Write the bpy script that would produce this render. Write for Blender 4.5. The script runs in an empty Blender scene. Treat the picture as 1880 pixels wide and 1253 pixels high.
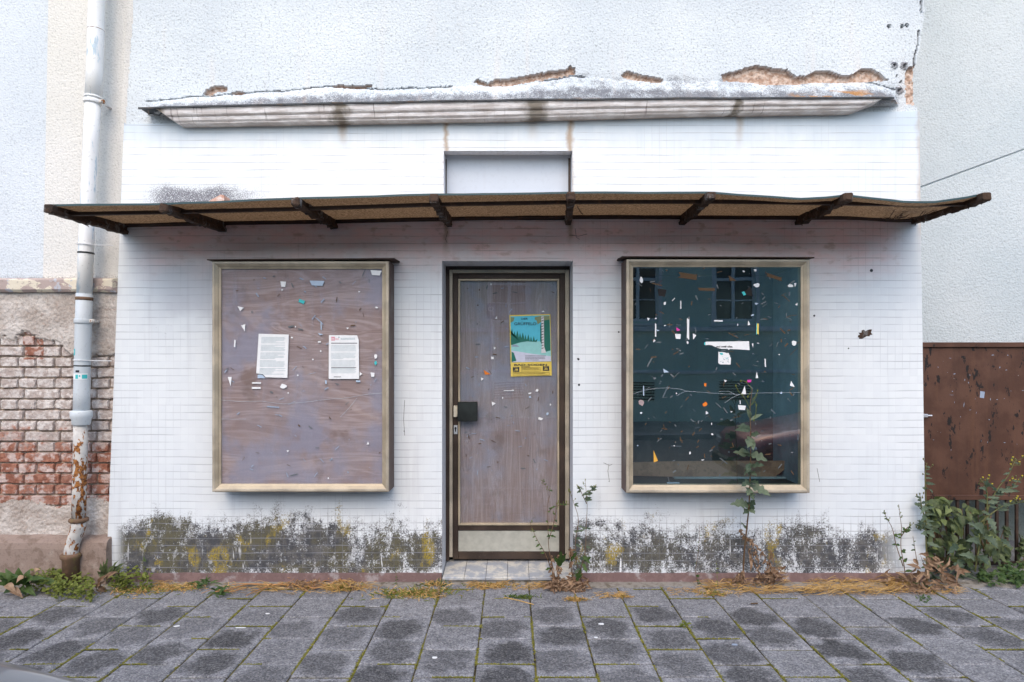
import bpy, math, random
from mathutils import Vector, noise, Matrix
random.seed(7)
S = bpy.context.scene
C = S.collection
R = math.radians
PI = math.pi
# ------------------------------------------------------------------ camera model
CY, CH, F, CX, HY = -4.45, 1.53, 1170.0, 940.0, 666.0
def P(px, py, Y=0.0):
    d = Y - CY
    return Vector(((px - CX) / F * d, Y, CH - (py - HY) / F * d))
def G(px, py, Z=0.0):
    d = F * (CH - Z) / (py - HY)
    return Vector(((px - CX) / F * d, d + CY, Z))
def XP(px, Y=0.0): return (px - CX) / F * (Y - CY)
def ZP(py, Y=0.0): return CH - (py - HY) / F * (Y - CY)
def lerp(pts, x):
    if x <= pts[0][0]: return pts[0][1]
    for (a, va), (b, vb) in zip(pts, pts[1:]):
        if x <= b: return va + (vb - va) * (x - a) / (b - a)
    return pts[-1][1]
def rnd(a, b): return random.uniform(a, b)
def sstep(a, b, x):
    t = max(0.0, min(1.0, (x - a) / (b - a))) if a != b else float(x > a)
    return t * t * (3 - 2 * t)
def nz(x, y, z=0.0, s=1.0): return noise.noise(Vector((x * s, y * s, z * s)))
def fbm(x, y, s, z=0.0, o=4):
    v, a = 0.0, 1.0
    for i in range(o):
        v += a * noise.noise(Vector((x * s, y * s, z + i * 7.3))); s *= 2.0; a *= 0.5
    return v

# ------------------------------------------------------------------ mesh building
class MB:
    def __init__(self):
        self.v, self.f, self.m, self.c, self.uv = [], [], [], [], []
        self.mi, self.col = 0, (0.0, 0.0, 0.0)
    def face(self, idx, uv=None):
        self.f.append(idx); self.m.append(self.mi); self.c.append(self.col); self.uv.append(uv)
    def poly(self, pts, uv=None):
        n = len(self.v); self.v += [Vector(p) for p in pts]
        self.face(list(range(n, n + len(pts))), uv)
    def box(self, x0, x1, y0, y1, z0, z1, bev=0.0):
        n = len(self.v)
        if bev <= 0:
            for z in (z0, z1):
                for (x, y) in ((x0, y0), (x1, y0), (x1, y1), (x0, y1)): self.v.append(Vector((x, y, z)))
            for q in ((3, 2, 1, 0), (4, 5, 6, 7), (0, 1, 5, 4), (1, 2, 6, 5), (2, 3, 7, 6), (3, 0, 4, 7)):
                self.face([n + i for i in q])
            return
        b = min(bev, (x1 - x0) * .45, (y1 - y0) * .45, (z1 - z0) * .45)
        X = (x0, x0 + b, x1 - b, x1); Y = (y0, y0 + b, y1 - b, y1); Z = (z0, z0 + b, z1 - b, z1)
        ids = {}
        def vid(i, j, k):
            if (i, j, k) not in ids:
                ids[(i, j, k)] = len(self.v); self.v.append(Vector((X[i], Y[j], Z[k])))
            return ids[(i, j, k)]
        def T(i): return 3 if i == 2 else 0
        for a in range(3):
            for s in (0, 3):
                def mk(p, q):
                    t = [0, 0, 0]; t[a] = s; t[(a + 1) % 3] = p; t[(a + 2) % 3] = q; return vid(*t)
                q = [mk(1, 1), mk(2, 1), mk(2, 2), mk(1, 2)]
                self.face(q if s == 3 else q[::-1])
        for a in range(3):                       # bevel edges
            for s1 in (1, 2):
                for s2 in (1, 2):
                    def mk(l, u, w):
                        t = [0, 0, 0]; t[a] = l; t[(a + 1) % 3] = u; t[(a + 2) % 3] = w; return vid(*t)
                    q = [mk(1, T(s1), s2), mk(2, T(s1), s2), mk(2, s1, T(s2)), mk(1, s1, T(s2))]
                    self.face(q if (s1 == s2) else q[::-1])
        for i in (1, 2):
            for j in (1, 2):
                for k in (1, 2):
                    q = [vid(T(i), j, k), vid(i, T(j), k), vid(i, j, T(k))]
                    self.face(q if (i + j + k) % 2 == 0 else q[::-1])
    def prism(self, pts2, y0, y1):
        """outline in X,Z (counter-clockwise as seen from -Y) given thickness from y0 (front) to y1"""
        n = len(self.v); k = len(pts2)
        for y in (y0, y1):
            for (x, z) in pts2: self.v.append(Vector((x, y, z)))
        self.face([n + i for i in range(k)]); self.face([n + k + i for i in range(k)][::-1])
        for i in range(k):
            j = (i + 1) % k
            self.face([n + j, n + i, n + k + i, n + k + j])
    def tube(self, pts, rad, n=8, cap=True):
        pts = [Vector(p) for p in pts]
        if not isinstance(rad, (list, tuple)): rad = [rad] * len(pts)
        base = len(self.v); up = None
        for i, p in enumerate(pts):
            t = (pts[min(i + 1, len(pts) - 1)] - pts[max(i - 1, 0)])
            if t.length < 1e-9: t = Vector((0, 0, 1))
            t.normalize()
            if up is None: up = Vector((1, 0, 0)) if abs(t.x) < .8 else Vector((0, 1, 0))
            a = t.cross(up).normalized(); b = a.cross(t).normalized(); up = b
            for k in range(n):
                w = 2 * PI * k / n
                self.v.append(p + (a * math.cos(w) + b * math.sin(w)) * rad[i])
        for i in range(len(pts) - 1):
            for k in range(n):
                a0 = base + i * n + k; a1 = base + i * n + (k + 1) % n
                self.face([a0, a1, a1 + n, a0 + n])
        if cap:
            self.face([base + k for k in range(n)][::-1])
            self.face([base + (len(pts) - 1) * n + k for k in range(n)])
    def leaf(self, A, B, W, nrm=(0, -1, .25), sag=.15, lobes=0, fold=.25, segs=8, shape=.8, curl=0.0):
        A, B = Vector(A), Vector(B); d = B - A; L = d.length
        if L < 1e-5: return
        nrm = Vector(nrm).normalized(); side = d.cross(nrm)
        if side.length < 1e-6: side = d.cross(Vector((0.3, .2, 1)))
        side.normalize(); nn = side.cross(d).normalized()
        if nn.dot(nrm) < 0: nn = -nn
        n0 = len(self.v); st = rnd(0, 6)
        for i in range(segs + 1):
            t = i / segs
            c = A + d * t - Vector((0, 0, 1)) * sag * L * (t * t - t * .2) + nn * (curl * L * math.sin(t * PI))
            w = W * (math.sin(PI * min(1, max(0.02, t)) ** shape) * .5) + .0006
            wl = wr = w
            if lobes:
                k = abs(math.sin(t * PI * lobes + st)); k2 = abs(math.sin(t * PI * lobes + st + .6))
                wl *= .42 + .7 * k; wr *= .42 + .7 * k2
            self.v += [c - side * wl + nn * fold * wl, c, c + side * wr + nn * fold * wr]
        for i in range(segs):
            a = n0 + i * 3
            self.face([a, a + 1, a + 4, a + 3]); self.face([a + 1, a + 2, a + 5, a + 4])

def grid_obj(name, xs, zs, yfun, mats, parent=None, cfun=None, keep=None, cull=None):
    """height field in the X-Z plane: y = yfun(x, z)"""
    nx, nz_ = len(xs), len(zs)
    verts, cols = [], []
    for z in zs:
        for x in xs:
            y, c = yfun(x, z)
            verts.append((x, y, z)); cols.append(c)
    faces = []
    for j in range(nz_ - 1):
        for i in range(nx - 1):
            if keep and not keep((xs[i] + xs[i + 1]) / 2, (zs[j] + zs[j + 1]) / 2): continue
            a = j * nx + i
            faces.append((a, a + 1, a + nx + 1, a + nx))
    me = bpy.data.meshes.new(name); me.from_pydata(verts, [], faces)
    at = me.color_attributes.new('col', 'FLOAT_COLOR', 'POINT')
    flat = []
    for c in cols: flat += [c[0], c[1], c[2], 1.0]
    at.data.foreach_set('color', flat)
    for m in mats: me.materials.append(m)
    me.update()
    o = bpy.data.objects.new(name, me); C.objects.link(o)
    if parent:
        o.parent = parent
        w = wloc(parent)
        if w.length > 0: me.transform(Matrix.Translation(-w))
    return o

def wloc(o):
    v = Vector(o.location)
    while o.parent: o = o.parent; v += Vector(o.location)
    return v
def obj(name, mb, mats, parent=None, smooth=False, label=None):
    """one mesh object; vertices are given in world space, the parent's place is taken off"""
    if not isinstance(mats, (list, tuple)): mats = [mats]
    off = wloc(parent) if parent else Vector((0, 0, 0))
    me = bpy.data.meshes.new(name)
    me.from_pydata([tuple(v - off) for v in mb.v], [], mb.f)
    for m in mats: me.materials.append(m)
    if len(mats) > 1: me.polygons.foreach_set('material_index', mb.m)
    at = me.color_attributes.new('col', 'FLOAT_COLOR', 'CORNER'); flat = []
    for f, c in zip(mb.f, mb.c): flat += [c[0], c[1], c[2], 1.0] * len(f)
    at.data.foreach_set('color', flat)
    if any(mb.uv):
        uv = me.uv_layers.new(name='UVMap'); k = 0
        for f, u in zip(mb.f, mb.uv):
            for i in range(len(f)):
                uv.data[k].uv = u[i] if u else (0.0, 0.0); k += 1
    if smooth: me.polygons.foreach_set('use_smooth', [True] * len(mb.f))
    me.update()
    o = bpy.data.objects.new(name, me); C.objects.link(o)
    if parent: o.parent = parent
    if label: o['label'] = label
    return o
def thing(name, label, cat, loc=(0, 0, 0), group=None):
    o = bpy.data.objects.new(name, None); C.objects.link(o); o.location = loc
    o.empty_display_size = .1
    o['label'] = label; o['category'] = cat
    if group: o['group'] = group
    return o
def tag(o, label, cat, group=None, kind=None):
    o['label'] = label; o['category'] = cat
    if group: o['group'] = group
    if kind: o['kind'] = kind
    return o
def struct(o):
    o['kind'] = 'structure'; return o
def text_mesh(name, body, origin, size, mat, parent, width=None, rot=0.0, y=None, thick=.0004, align='LEFT', shear=0.0, bold=0.0):
    """lettering standing in the X-Z plane, read from -Y"""
    cu = bpy.data.curves.new(name, 'FONT'); cu.body = body; cu.size = size; cu.align_x = align
    cu.extrude = thick; cu.shear = shear; cu.offset = bold
    t = bpy.data.objects.new(name, cu); C.objects.link(t)
    bpy.context.view_layer.update()
    dg = bpy.context.evaluated_depsgraph_get()
    me = bpy.data.meshes.new_from_object(t.evaluated_get(dg))
    bpy.data.objects.remove(t)
    me.name = name
    if width:
        xs = [v.co.x for v in me.vertices]; k = width / max(1e-6, max(xs) - min(xs))
        me.transform(Matrix.Diagonal((k, 1, 1, 1)))
    me.transform(Matrix.Rotation(PI / 2, 4, 'X'))
    me.transform(Matrix.Rotation(rot, 4, 'Y'))
    off = wloc(parent) if parent else Vector((0, 0, 0))
    me.transform(Matrix.Translation(Vector(origin) - off))
    me.materials.clear(); me.materials.append(mat)
    o = bpy.data.objects.new(name, me); C.objects.link(o)
    if parent: o.parent = parent
    return o

# ------------------------------------------------------------------ node materials
class NB:
    def __init__(self, name):
        self.mat = bpy.data.materials.new(name); self.mat.use_nodes = True
        self.nt = self.mat.node_tree; self.nt.nodes.clear()
        self.out = self.nt.nodes.new('ShaderNodeOutputMaterial')
    def n(self, t, **kw):
        x = self.nt.nodes.new(t)
        for k, v in kw.items(): setattr(x, k, v)
        return x
    def s(self, sock, v):
        if isinstance(v, bpy.types.NodeSocket): self.nt.links.new(v, sock)
        elif v is not None:
            if isinstance(v, (tuple, list)) and len(v) == 3 and sock.type == 'RGBA': v = (*v, 1)
            sock.default_value = v
    def pos(self): return self.n('ShaderNodeNewGeometry').outputs['Position']
    def ob(self): return self.n('ShaderNodeTexCoord').outputs['Object']
    def uv(self): return self.n('ShaderNodeTexCoord').outputs['UV']
    def xyz(self, v):
        x = self.n('ShaderNodeSeparateXYZ'); self.s(x.inputs[0], v); return x.outputs[0], x.outputs[1], x.outputs[2]
    def comb(self, a, b, c):
        x = self.n('ShaderNodeCombineXYZ')
        for i, v in enumerate((a, b, c)): self.s(x.inputs[i], v)
        return x.outputs[0]
    def scale(self, v, sx, sy, sz):
        m = self.n('ShaderNodeMapping'); self.s(m.inputs['Vector'], v); m.inputs['Scale'].default_value = (sx, sy, sz); return m.outputs[0]
    def math(self, op, a, b=None, c=None):
        x = self.n('ShaderNodeMath', operation=op); self.s(x.inputs[0], a)
        if b is not None: self.s(x.inputs[1], b)
        if c is not None: self.s(x.inputs[2], c)
        return x.outputs[0]
    def mul(self, *a):
        r = a[0]
        for b in a[1:]: r = self.math('MULTIPLY', r, b)
        return r
    def add(self, a, b): return self.math('ADD', a, b)
    def inv(self, a): return self.math('SUBTRACT', 1.0, a)
    def sm(self, v, a, b, lo=0.0, hi=1.0):
        x = self.n('ShaderNodeMapRange', interpolation_type='SMOOTHSTEP')
        self.s(x.inputs['Value'], v)
        if a <= b: x.inputs['From Min'].default_value, x.inputs['From Max'].default_value = a, b; x.inputs['To Min'].default_value, x.inputs['To Max'].default_value = lo, hi
        else: x.inputs['From Min'].default_value, x.inputs['From Max'].default_value = b, a; x.inputs['To Min'].default_value, x.inputs['To Max'].default_value = hi, lo
        return x.outputs[0]
    def noise(self, vec, sc, det=4.0, ro=.55, dist=0.0):
        x = self.n('ShaderNodeTexNoise'); self.s(x.inputs['Vector'], vec)
        x.inputs['Scale'].default_value = sc; x.inputs['Detail'].default_value = det; x.inputs['Roughness'].default_value = ro
        x.inputs['Distortion'].default_value = dist
        return x.outputs['Fac']
    def vor(self, vec, sc, feature='F1', out='Distance'):
        x = self.n('ShaderNodeTexVoronoi', feature=feature); self.s(x.inputs['Vector'], vec); x.inputs['Scale'].default_value = sc
        return x.outputs[out]
    def mix(self, f, a, b, op='MIX'):
        x = self.n('ShaderNodeMix', data_type='RGBA', blend_type=op)
        self.s(x.inputs[0], f); self.s(x.inputs[6], a); self.s(x.inputs[7], b); return x.outputs[2]
    def ramp(self, f, stops):
        x = self.n('ShaderNodeValToRGB'); self.s(x.inputs[0], f); e = x.color_ramp.elements
        while len(e) < len(stops): e.new(.5)
        for el, (p, c) in zip(e, stops): el.position = p; el.color = (*c, 1) if len(c) == 3 else c
        return x.outputs[0]
    def bump(self, h, st=.4, d=.01, nrm=None):
        x = self.n('ShaderNodeBump'); self.s(x.inputs['Height'], h); x.inputs['Strength'].default_value = st; x.inputs['Distance'].default_value = d
        if nrm is not None: self.s(x.inputs['Normal'], nrm)
        return x.outputs[0]
    def attr(self):
        a = self.n('ShaderNodeAttribute'); a.attribute_name = 'col'
        x = self.n('ShaderNodeSeparateColor'); self.nt.links.new(a.outputs['Color'], x.inputs[0])
        return x.outputs[0], x.outputs[1], x.outputs[2]
    def fin(self, col, rough=.7, metal=0.0, nrm=None, spec=.5, emit=None):
        b = self.n('ShaderNodeBsdfPrincipled')
        self.s(b.inputs['Base Color'], col); self.s(b.inputs['Roughness'], rough); self.s(b.inputs['Metallic'], metal)
        b.inputs['Specular IOR Level'].default_value = spec
        if nrm is not None: self.s(b.inputs['Normal'], nrm)
        self.nt.links.new(b.outputs[0], self.out.inputs[0]); self.bsdf = b
        return self.mat

def plain(name, col, rough=.6, metal=0.0, var=.12, sc=40.0, spec=.5, bump=.1, bd=.002):
    b = NB(name); p = b.ob(); n = b.noise(p, sc, 5); n2 = b.noise(p, sc * .13, 3)
    lo = tuple(c * (1 - var) for c in col); hi = tuple(min(1, c * (1 + var)) for c in col)
    c = b.mix(b.sm(b.add(b.mul(n, .6), b.mul(n2, .4)), .35, .65), lo, hi)
    return b.fin(c, rough, metal, b.bump(n, bump, bd), spec)

def m_tiles():
    b = NB('white_glazed_mosaic'); p = b.pos(); x, y, z = b.xyz(p)
    wob = b.noise(p, 1.3, 2); wob2 = b.noise(p, 9, 2)
    u = b.add(x, b.mul(b.math('SUBTRACT', wob2, .5), .004)); v = b.add(z, b.add(b.mul(b.math('SUBTRACT', wob, .5), .02), b.mul(b.math('SUBTRACT', wob2, .5), .004)))
    uz = b.add(u, 0.0)
    br = b.n('ShaderNodeTexBrick', offset=0.0, squash=1.0)
    b.s(br.inputs['Vector'], b.comb(uz, v, 0.0)); br.inputs['Scale'].default_value = 1.0
    br.inputs['Mortar Size'].default_value = .0021; br.inputs['Mortar Smooth'].default_value = .4
    br.inputs['Brick Width'].default_value = .0513; br.inputs['Row Height'].default_value = .0513; br.inputs['Bias'].default_value = 0.0
    br.inputs['Color1'].default_value = (0, 0, 0, 1); br.inputs['Color2'].default_value = (1, 1, 1, 1); br.inputs['Mortar'].default_value = (.5, .5, .5, 1)
    tilev = br.outputs['Color']; joint = br.outputs['Fac']
    # vertical joints are mostly smeared over with paint; horizontals stay
    fr = b.math('FRACT', b.math('DIVIDE', v, .0513)); hj = b.math('MINIMUM', fr, b.inv(fr)); hl = b.sm(hj, .062, .03)
    jv = b.sm(b.noise(p, 2.2, 4), .44, .70, .0, .42)
    jn = b.sm(b.noise(b.scale(p, 1.0, 1, 4.0), 3.0, 5), .36, .64, .08, .85)
    jf = b.math('MAXIMUM', b.mul(joint, jv), b.mul(hl, jn))
    tint = b.noise(p, .9, 4)
    base = b.mix(b.sm(tint, .35, .7), (.79, .83, .845), (.71, .765, .80))
    base = b.mix(b.mul(tilev, .20), base, (.60, .64, .69))
    # grime that settled on the glaze: streaks running down
    streak = b.noise(b.scale(p, 14, 1, .7), 1.0, 5)
    base = b.mix(b.mul(b.sm(streak, .54, .75), .30), base, (.50, .51, .54))
    # warm shade under the roof sheet painted as a pink-brown tint, plus dirt patches
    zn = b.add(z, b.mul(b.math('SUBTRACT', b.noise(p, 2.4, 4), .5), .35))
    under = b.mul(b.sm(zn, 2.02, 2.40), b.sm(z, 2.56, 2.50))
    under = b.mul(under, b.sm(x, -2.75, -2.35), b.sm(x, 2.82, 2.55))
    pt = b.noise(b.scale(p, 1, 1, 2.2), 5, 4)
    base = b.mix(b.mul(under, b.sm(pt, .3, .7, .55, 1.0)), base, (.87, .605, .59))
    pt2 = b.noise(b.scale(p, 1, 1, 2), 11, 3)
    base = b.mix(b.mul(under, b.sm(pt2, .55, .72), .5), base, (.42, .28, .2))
    # soft grey patch beside the left window
    sq = b.mul(b.sm(x, -2.6, -2.3), b.sm(x, -1.9, -2.05), b.sm(zn, 1.75, 1.95), b.sm(zn, 2.3, 2.1))
    base = b.mix(b.mul(sq, .45), base, (.42, .42, .47))
    # speckled soot above the roof sheet, thick at the left
    sp = b.noise(p, 150, 3, .6)
    so = b.mul(b.sm(x, -2.66, -2.4), b.sm(x, -1.55, -2.05), b.sm(b.add(z, b.mul(b.math('SUBTRACT', b.noise(p, 6, 4), .5), .14)), 2.80, 2.70), b.sm(z, 2.50, 2.54))
    base = b.mix(b.mul(b.sm(b.add(sp, b.mul(so, .22)), .58, .68), so), base, (.16, .165, .19))
    so2 = b.mul(b.sm(z, 2.70, 2.60), b.sm(z, 2.52, 2.56))
    base = b.mix(b.mul(b.sm(sp, .62, .72), so2, .8), base, (.2, .2, .22))
    # bluish wash below the cornice
    wash = b.mul(b.sm(b.add(z, b.mul(b.math('SUBTRACT', b.noise(b.scale(p, 3, 1, 1), 2.5, 5), .5), .22)), 2.95, 3.22), .75)
    base = b.mix(wash, base, (.50, .60, .68))
    # rust runs
    for xc, w, zt, zb, k in ((-1.175, .05, 3.22, 3.0, .8), (.14, .07, 3.22, 3.02, .35), (1.585, .045, 3.26, 2.95, .5), (.405, .035, 2.52, 2.3, .8), (-.46, .03, 2.5, 2.2, .75), (2.85, .05, 2.5, 2.35, .5)):
        dx = b.math('ABSOLUTE', b.math('SUBTRACT', b.add(x, b.mul(b.math('SUBTRACT', b.noise(p, 12, 3), .5), .06)), xc))
        f = b.mul(b.sm(dx, w, 0.0), b.sm(z, zb, zt), k)
        base = b.mix(f, base, (.34, .22, .11))
    # rising damp: dark lichen with olive and white runs
    lo = b.add(z, b.mul(b.math('SUBTRACT', b.noise(b.scale(p, 1.6, 1, .8), 2.3, 5, .6), .5), .42))
    run = b.noise(b.scale(p, 22, 1, 2.2), 1.0, 5, .6)
    lo2 = b.add(lo, b.mul(b.math('SUBTRACT', run, .5), .16))
    band = b.sm(lo2, .50, .36)
    xl = b.mul(b.sm(x, -2.78, -2.68), b.sm(x, 2.76, 2.50))
    spk = b.noise(p, 95, 4, .7); clo = b.noise(p, 9, 6, .7); big = b.noise(p, 2.7, 4, .6)
    gr = b.n('ShaderNodeMapRange'); b.s(gr.inputs['Value'], b.add(z, b.add(b.mul(b.math('SUBTRACT', big, .5), .45), b.mul(b.sm(x, -2.6, 2.6), .03))))
    gr.inputs['From Min'].default_value = .60; gr.inputs['From Max'].default_value = .30
    g = b.mul(gr.outputs[0], b.sm(z, .02, .15, .72, 1.0))
    T = b.add(b.add(b.mul(spk, .90), b.mul(clo, 1.0)), b.add(b.mul(run, .35), b.mul(g, .62)))
    T = b.add(T, b.add(b.mul(b.sm(x, -.5, -1.9), .10), -.05)); T = b.add(T, b.mul(b.math('SUBTRACT', b.noise(p, 4.2, 5, .65), .5), .30))
    dark = b.mul(b.sm(T, 1.50, 1.66), xl)
    soft = b.mul(b.sm(T, 1.38, 1.62), xl)
    dcol = b.mix(b.sm(b.noise(p, 16, 4), .4, .62), (.036, .038, .045), (.105, .10, .092))
    dcol = b.mix(b.mul(b.sm(b.noise(p, 3.1, 4, .6), .44, .56), b.sm(x, 1.9, -1.0, .4, 1.0)), dcol, (.085, .075, .032))
    dcol = b.mix(b.mul(b.sm(b.add(b.mul(b.noise(p, 130, 3, .7), .6), b.mul(b.noise(p, 19, 5, .7), .5)), .54, .64), .8), dcol, (.020, .020, .022))
    base = b.mix(b.mul(soft, .50), base, (.22, .23, .25))
    base = b.mix(b.mul(dark, .93), base, dcol)
    flk = b.mul(b.sm(b.add(b.mul(b.noise(b.scale(p, 1, 1, .55), 15, 5, .7), .75), b.mul(b.noise(p, 70, 3, .7), .35)), .60, .66), b.sm(x, -2.4, 1.2, .55, 1.0))
    base = b.mix(b.mul(flk, soft, .85), base, (.66, .69, .72))
    moss = b.mul(soft, b.sm(b.noise(b.scale(p, 1, 1, .6), 4.6, 5, .65), .57, .64), b.sm(spk, .36, .56))
    base = b.mix(b.mul(moss, .85), base, (.36, .27, .035))
    wr = b.mul(b.sm(b.noise(b.scale(p, 30, 1, 3.0), 1.0, 3), .64, .70), b.sm(b.noise(p, 4, 2), .48, .6))
    base = b.mix(b.mul(wr, b.sm(z, .55, .4), .95), base, (.80, .82, .84))
    jc = b.mix(under, (.30, .32, .36), (.32, .22, .18))
    base = b.mix(b.mul(joint, band, xl, .6), base, (.09, .09, .095))
    base = b.mix(b.mul(jf, .75), base, jc)
    hgt = b.add(b.mul(b.inv(b.mul(joint, .8)), 1.0), b.add(b.mul(b.noise(p, 60, 4), .25), b.mul(tilev, .12)))
    rough = b.sm(band, 0, 1, .38, .8)
    return b.fin(base, rough, 0, b.bump(hgt, .35, .003), .4)

def m_stucco(name, c1, c2, scale=95, dirt=None, bd=.006, st=.75, extra=None, speck=.5):
    b = NB(name); p = b.pos(); x, y, z = b.xyz(p)
    n = b.noise(p, scale, 4, .6); v = b.vor(p, scale * .8); big = b.noise(p, 1.1, 4)
    h = b.add(b.mul(n, .7), b.mul(v, .6))
    col = b.mix(b.sm(big, .35, .68), c1, c2)
    n5 = b.noise(p, scale * .85, 3, .6); col = b.mix(b.mul(b.sm(n5, .46, .34), speck), col, tuple(c * .38 for c in c1))
    st_ = b.noise(b.scale(p, 9, 1, .55), 1.0, 5)
    if dirt: col = b.mix(b.mul(b.sm(st_, .5, .72), dirt), col, (.36, .36, .36))
    if extra: col = extra(b, p, x, z, col, n)
    return b.fin(col, .9, 0, b.bump(h, st, bd), .2)

def ex_upper(b, p, x, z, col, n):
    r, g, bl = b.attr()
    sp = b.noise(p, 170, 4, .7)
    cl = b.noise(p, 9, 5, .7)
    d = b.math('MULTIPLY', b.sm(g, 0.0, .35), b.sm(b.add(b.add(b.mul(sp, .75), b.mul(cl, .6)), b.mul(g, .26)), .74, .96))
    col = b.mix(b.mul(d, .85), col, (.10, .10, .115))
    rust = b.mul(bl, b.sm(b.noise(b.scale(p, 1, 1, 3), 9, 4), .5, .62))
    col = b.mix(b.mul(rust, .85), col, (.40, .19, .05))
    br = b.mix(b.sm(b.noise(p, 30, 5), .4, .6), (.40, .27, .20), (.62, .50, .42))
    col = b.mix(r, col, br)
    ts = b.mul(b.sm(b.add(z, b.mul(b.math('SUBTRACT', b.noise(p, 1.5, 4), .5), .5)), 3.85, 4.2), .35)
    col = b.mix(ts, col, (.45, .5, .55))
    return b.mix(b.mul(b.sm(b.noise(b.scale(p, 5, 1, .5), 1.2, 3), .55, .7), b.sm(z, 4.2, 3.5), .16), col, (.75, .56, .42))
def ex_left(b, p, x, z, col, n):
    e = b.mul(b.sm(b.add(x, b.mul(b.math('SUBTRACT', b.noise(p, 5, 4), .5), .3)), -3.02, -2.78), b.sm(b.noise(b.scale(p, 12, 1, .9), 1, 4), .35, .65, .25, 1))
    col = b.mix(b.mul(e, .35), col, (.38, .38, .39))
    sp = b.noise(p, 110, 4, .65)
    zb = b.sm(b.add(z, b.mul(b.math('SUBTRACT', b.noise(p, 7, 4), .5), .05)), 2.15, 2.11)
    return b.mix(b.mul(zb, b.sm(sp, .42, .6), .8), col, (.16, .15, .16))
def ex_right(b, p, x, z, col, n):
    a = b.sm(b.add(z, b.mul(b.math('SUBTRACT', b.noise(p, 4, 4), .5), .3)), .75, .45)
    return b.mix(b.mul(a, .7), col, (.13, .14, .08))

def m_bricks():
    b = NB('weathered_brick_and_render'); p = b.pos(); r, g, bl = b.attr()
    n1 = b.noise(p, 26, 6, .65); n2 = b.noise(p, 110, 4, .6); n3 = b.noise(p, 5, 4, .6)
    pl = b.mix(b.sm(n3, .38, .62), (.40, .35, .31), (.56, .52, .48))
    pl = b.mix(b.mul(b.sm(n1, .52, .68), .55), pl, (.33, .25, .20))
    mor = b.mix(b.sm(n1, .4, .6), (.36, .285, .23), (.52, .44, .36))
    white = b.mix(b.sm(n1, .42, .6), (.44, .375, .34), (.66, .62, .585))
    red = b.mix(b.sm(n1, .40, .62), (.235, .085, .05), (.39, .18, .12))
    red = b.mix(b.sm(b.noise(p, 15, 5, .65), .47, .60), red, (.55, .44, .40))
    brick = b.mix(b.sm(b.add(bl, b.mul(b.math('SUBTRACT', n1, .5), .9)), .35, .65), white, red)
    brick = b.mix(b.mul(b.math('ABSOLUTE', b.math('SUBTRACT', g, .5)), .5), brick, (.25, .18, .16))
    c = b.mix(b.sm(r, .2, .45), b.mix(b.sm(r, -.6, -.3, 1, 0), mor, pl), brick)
    c = b.mix(b.mul(b.sm(n2, .45, .3), .5), c, (.12, .09, .08))
    return b.fin(c, .92, 0, b.bump(b.add(b.mul(n1, .6), b.mul(n2, .5)), .7, .008), .15)

def m_paver():
    b = NB('worn_concrete_paver'); p = b.pos(); r, g, bl = b.attr(); u = b.uv(); ux, uy, _ = b.xyz(u)
    fine = b.noise(p, 150, 4, .75); mid = b.noise(p, 14, 5, .6)
    col = b.mix(b.sm(mid, .35, .65), (.190, .193, .208), (.275, .278, .298))
    col = b.mix(b.mul(g, .3), col, (.135, .14, .155))
    vc = b.n('ShaderNodeTexVoronoi'); b.s(vc.inputs['Vector'], p); vc.inputs['Scale'].default_value = 135; vr = b.n('ShaderNodeSeparateColor'); b.nt.links.new(vc.outputs['Color'], vr.inputs[0]); grain = vr.outputs[0]
    dx = b.mul(b.math('SUBTRACT', ux, b.add(.40, b.mul(g, .2))), 2.0); dy = b.mul(b.math('SUBTRACT', uy, b.add(.40, b.mul(bl, .2))), 2.0)
    wb = b.comb(b.add(b.mul(ux, 2.2), b.mul(g, 40)), b.add(b.mul(uy, 2.2), b.mul(bl, 30)), 0.0)
    ns = b.math('SUBTRACT', b.noise(wb, 1.2, 5, .62), .5)
    rr = b.add(b.math('SQRT', b.add(b.mul(dx, dx), b.mul(dy, dy))), b.mul(ns, 1.7))
    bl_ = b.mul(b.sm(rr, 1.12, .60), r, b.sm(fine, .25, .62, .55, 1.0))
    col = b.mix(b.mul(b.sm(fine, .55, .66), .6), col, (.42, .41, .39))
    col = b.mix(b.mul(b.sm(fine, .46, .34), .75), col, (.035, .035, .04))
    col = b.mix(b.sm(grain, .60, .98, 0, .40), col, (.50, .49, .47)); col = b.mix(b.sm(grain, .40, .05, 0, .42), col, (.03, .03, .034))
    col = b.mix(b.mul(bl_, b.sm(grain, 0, 1, .95, .70)), col, (.016, .016, .0155))
    return b.fin(col, .85, 0, b.bump(b.add(fine, b.mul(mid, .4)), .6, .004), .25)

def m_joint():
    b = NB('mossy_joint_soil'); p = b.pos(); n = b.noise(p, 6, 5, .65); f = b.noise(p, 120, 4)
    c = b.mix(b.sm(n, .47, .58), (.035, .03, .025), (.15, .135, .028))
    c = b.mix(b.mul(b.sm(f, .5, .65), .5), c, (.24, .2, .05))
    return b.fin(c, .95, 0, b.bump(f, .8, .01), .1)

def m_metal(name, col, rough=.42, metal=.7, spots=.5, sc=170, spot_col=(.07, .05, .03)):
    b = NB(name); p = b.pos(); f = b.noise(p, sc, 3, .6); n = b.noise(p, 7, 4); br = b.noise(b.scale(p, 1, 1, 1), 2.2, 4)
    c = b.mix(b.sm(n, .38, .65), tuple(k * .8 for k in col), tuple(min(1, k * 1.12) for k in col))
    c = b.mix(b.mul(b.sm(f, .60, .70), spots), c, spot_col)
    c = b.mix(b.mul(b.sm(br, .5, .7), .22), c, (.22, .15, .09))
    return b.fin(c, b.sm(n, .3, .7, rough * .8, rough * 1.4), metal, b.bump(f, .12, .001))

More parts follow.
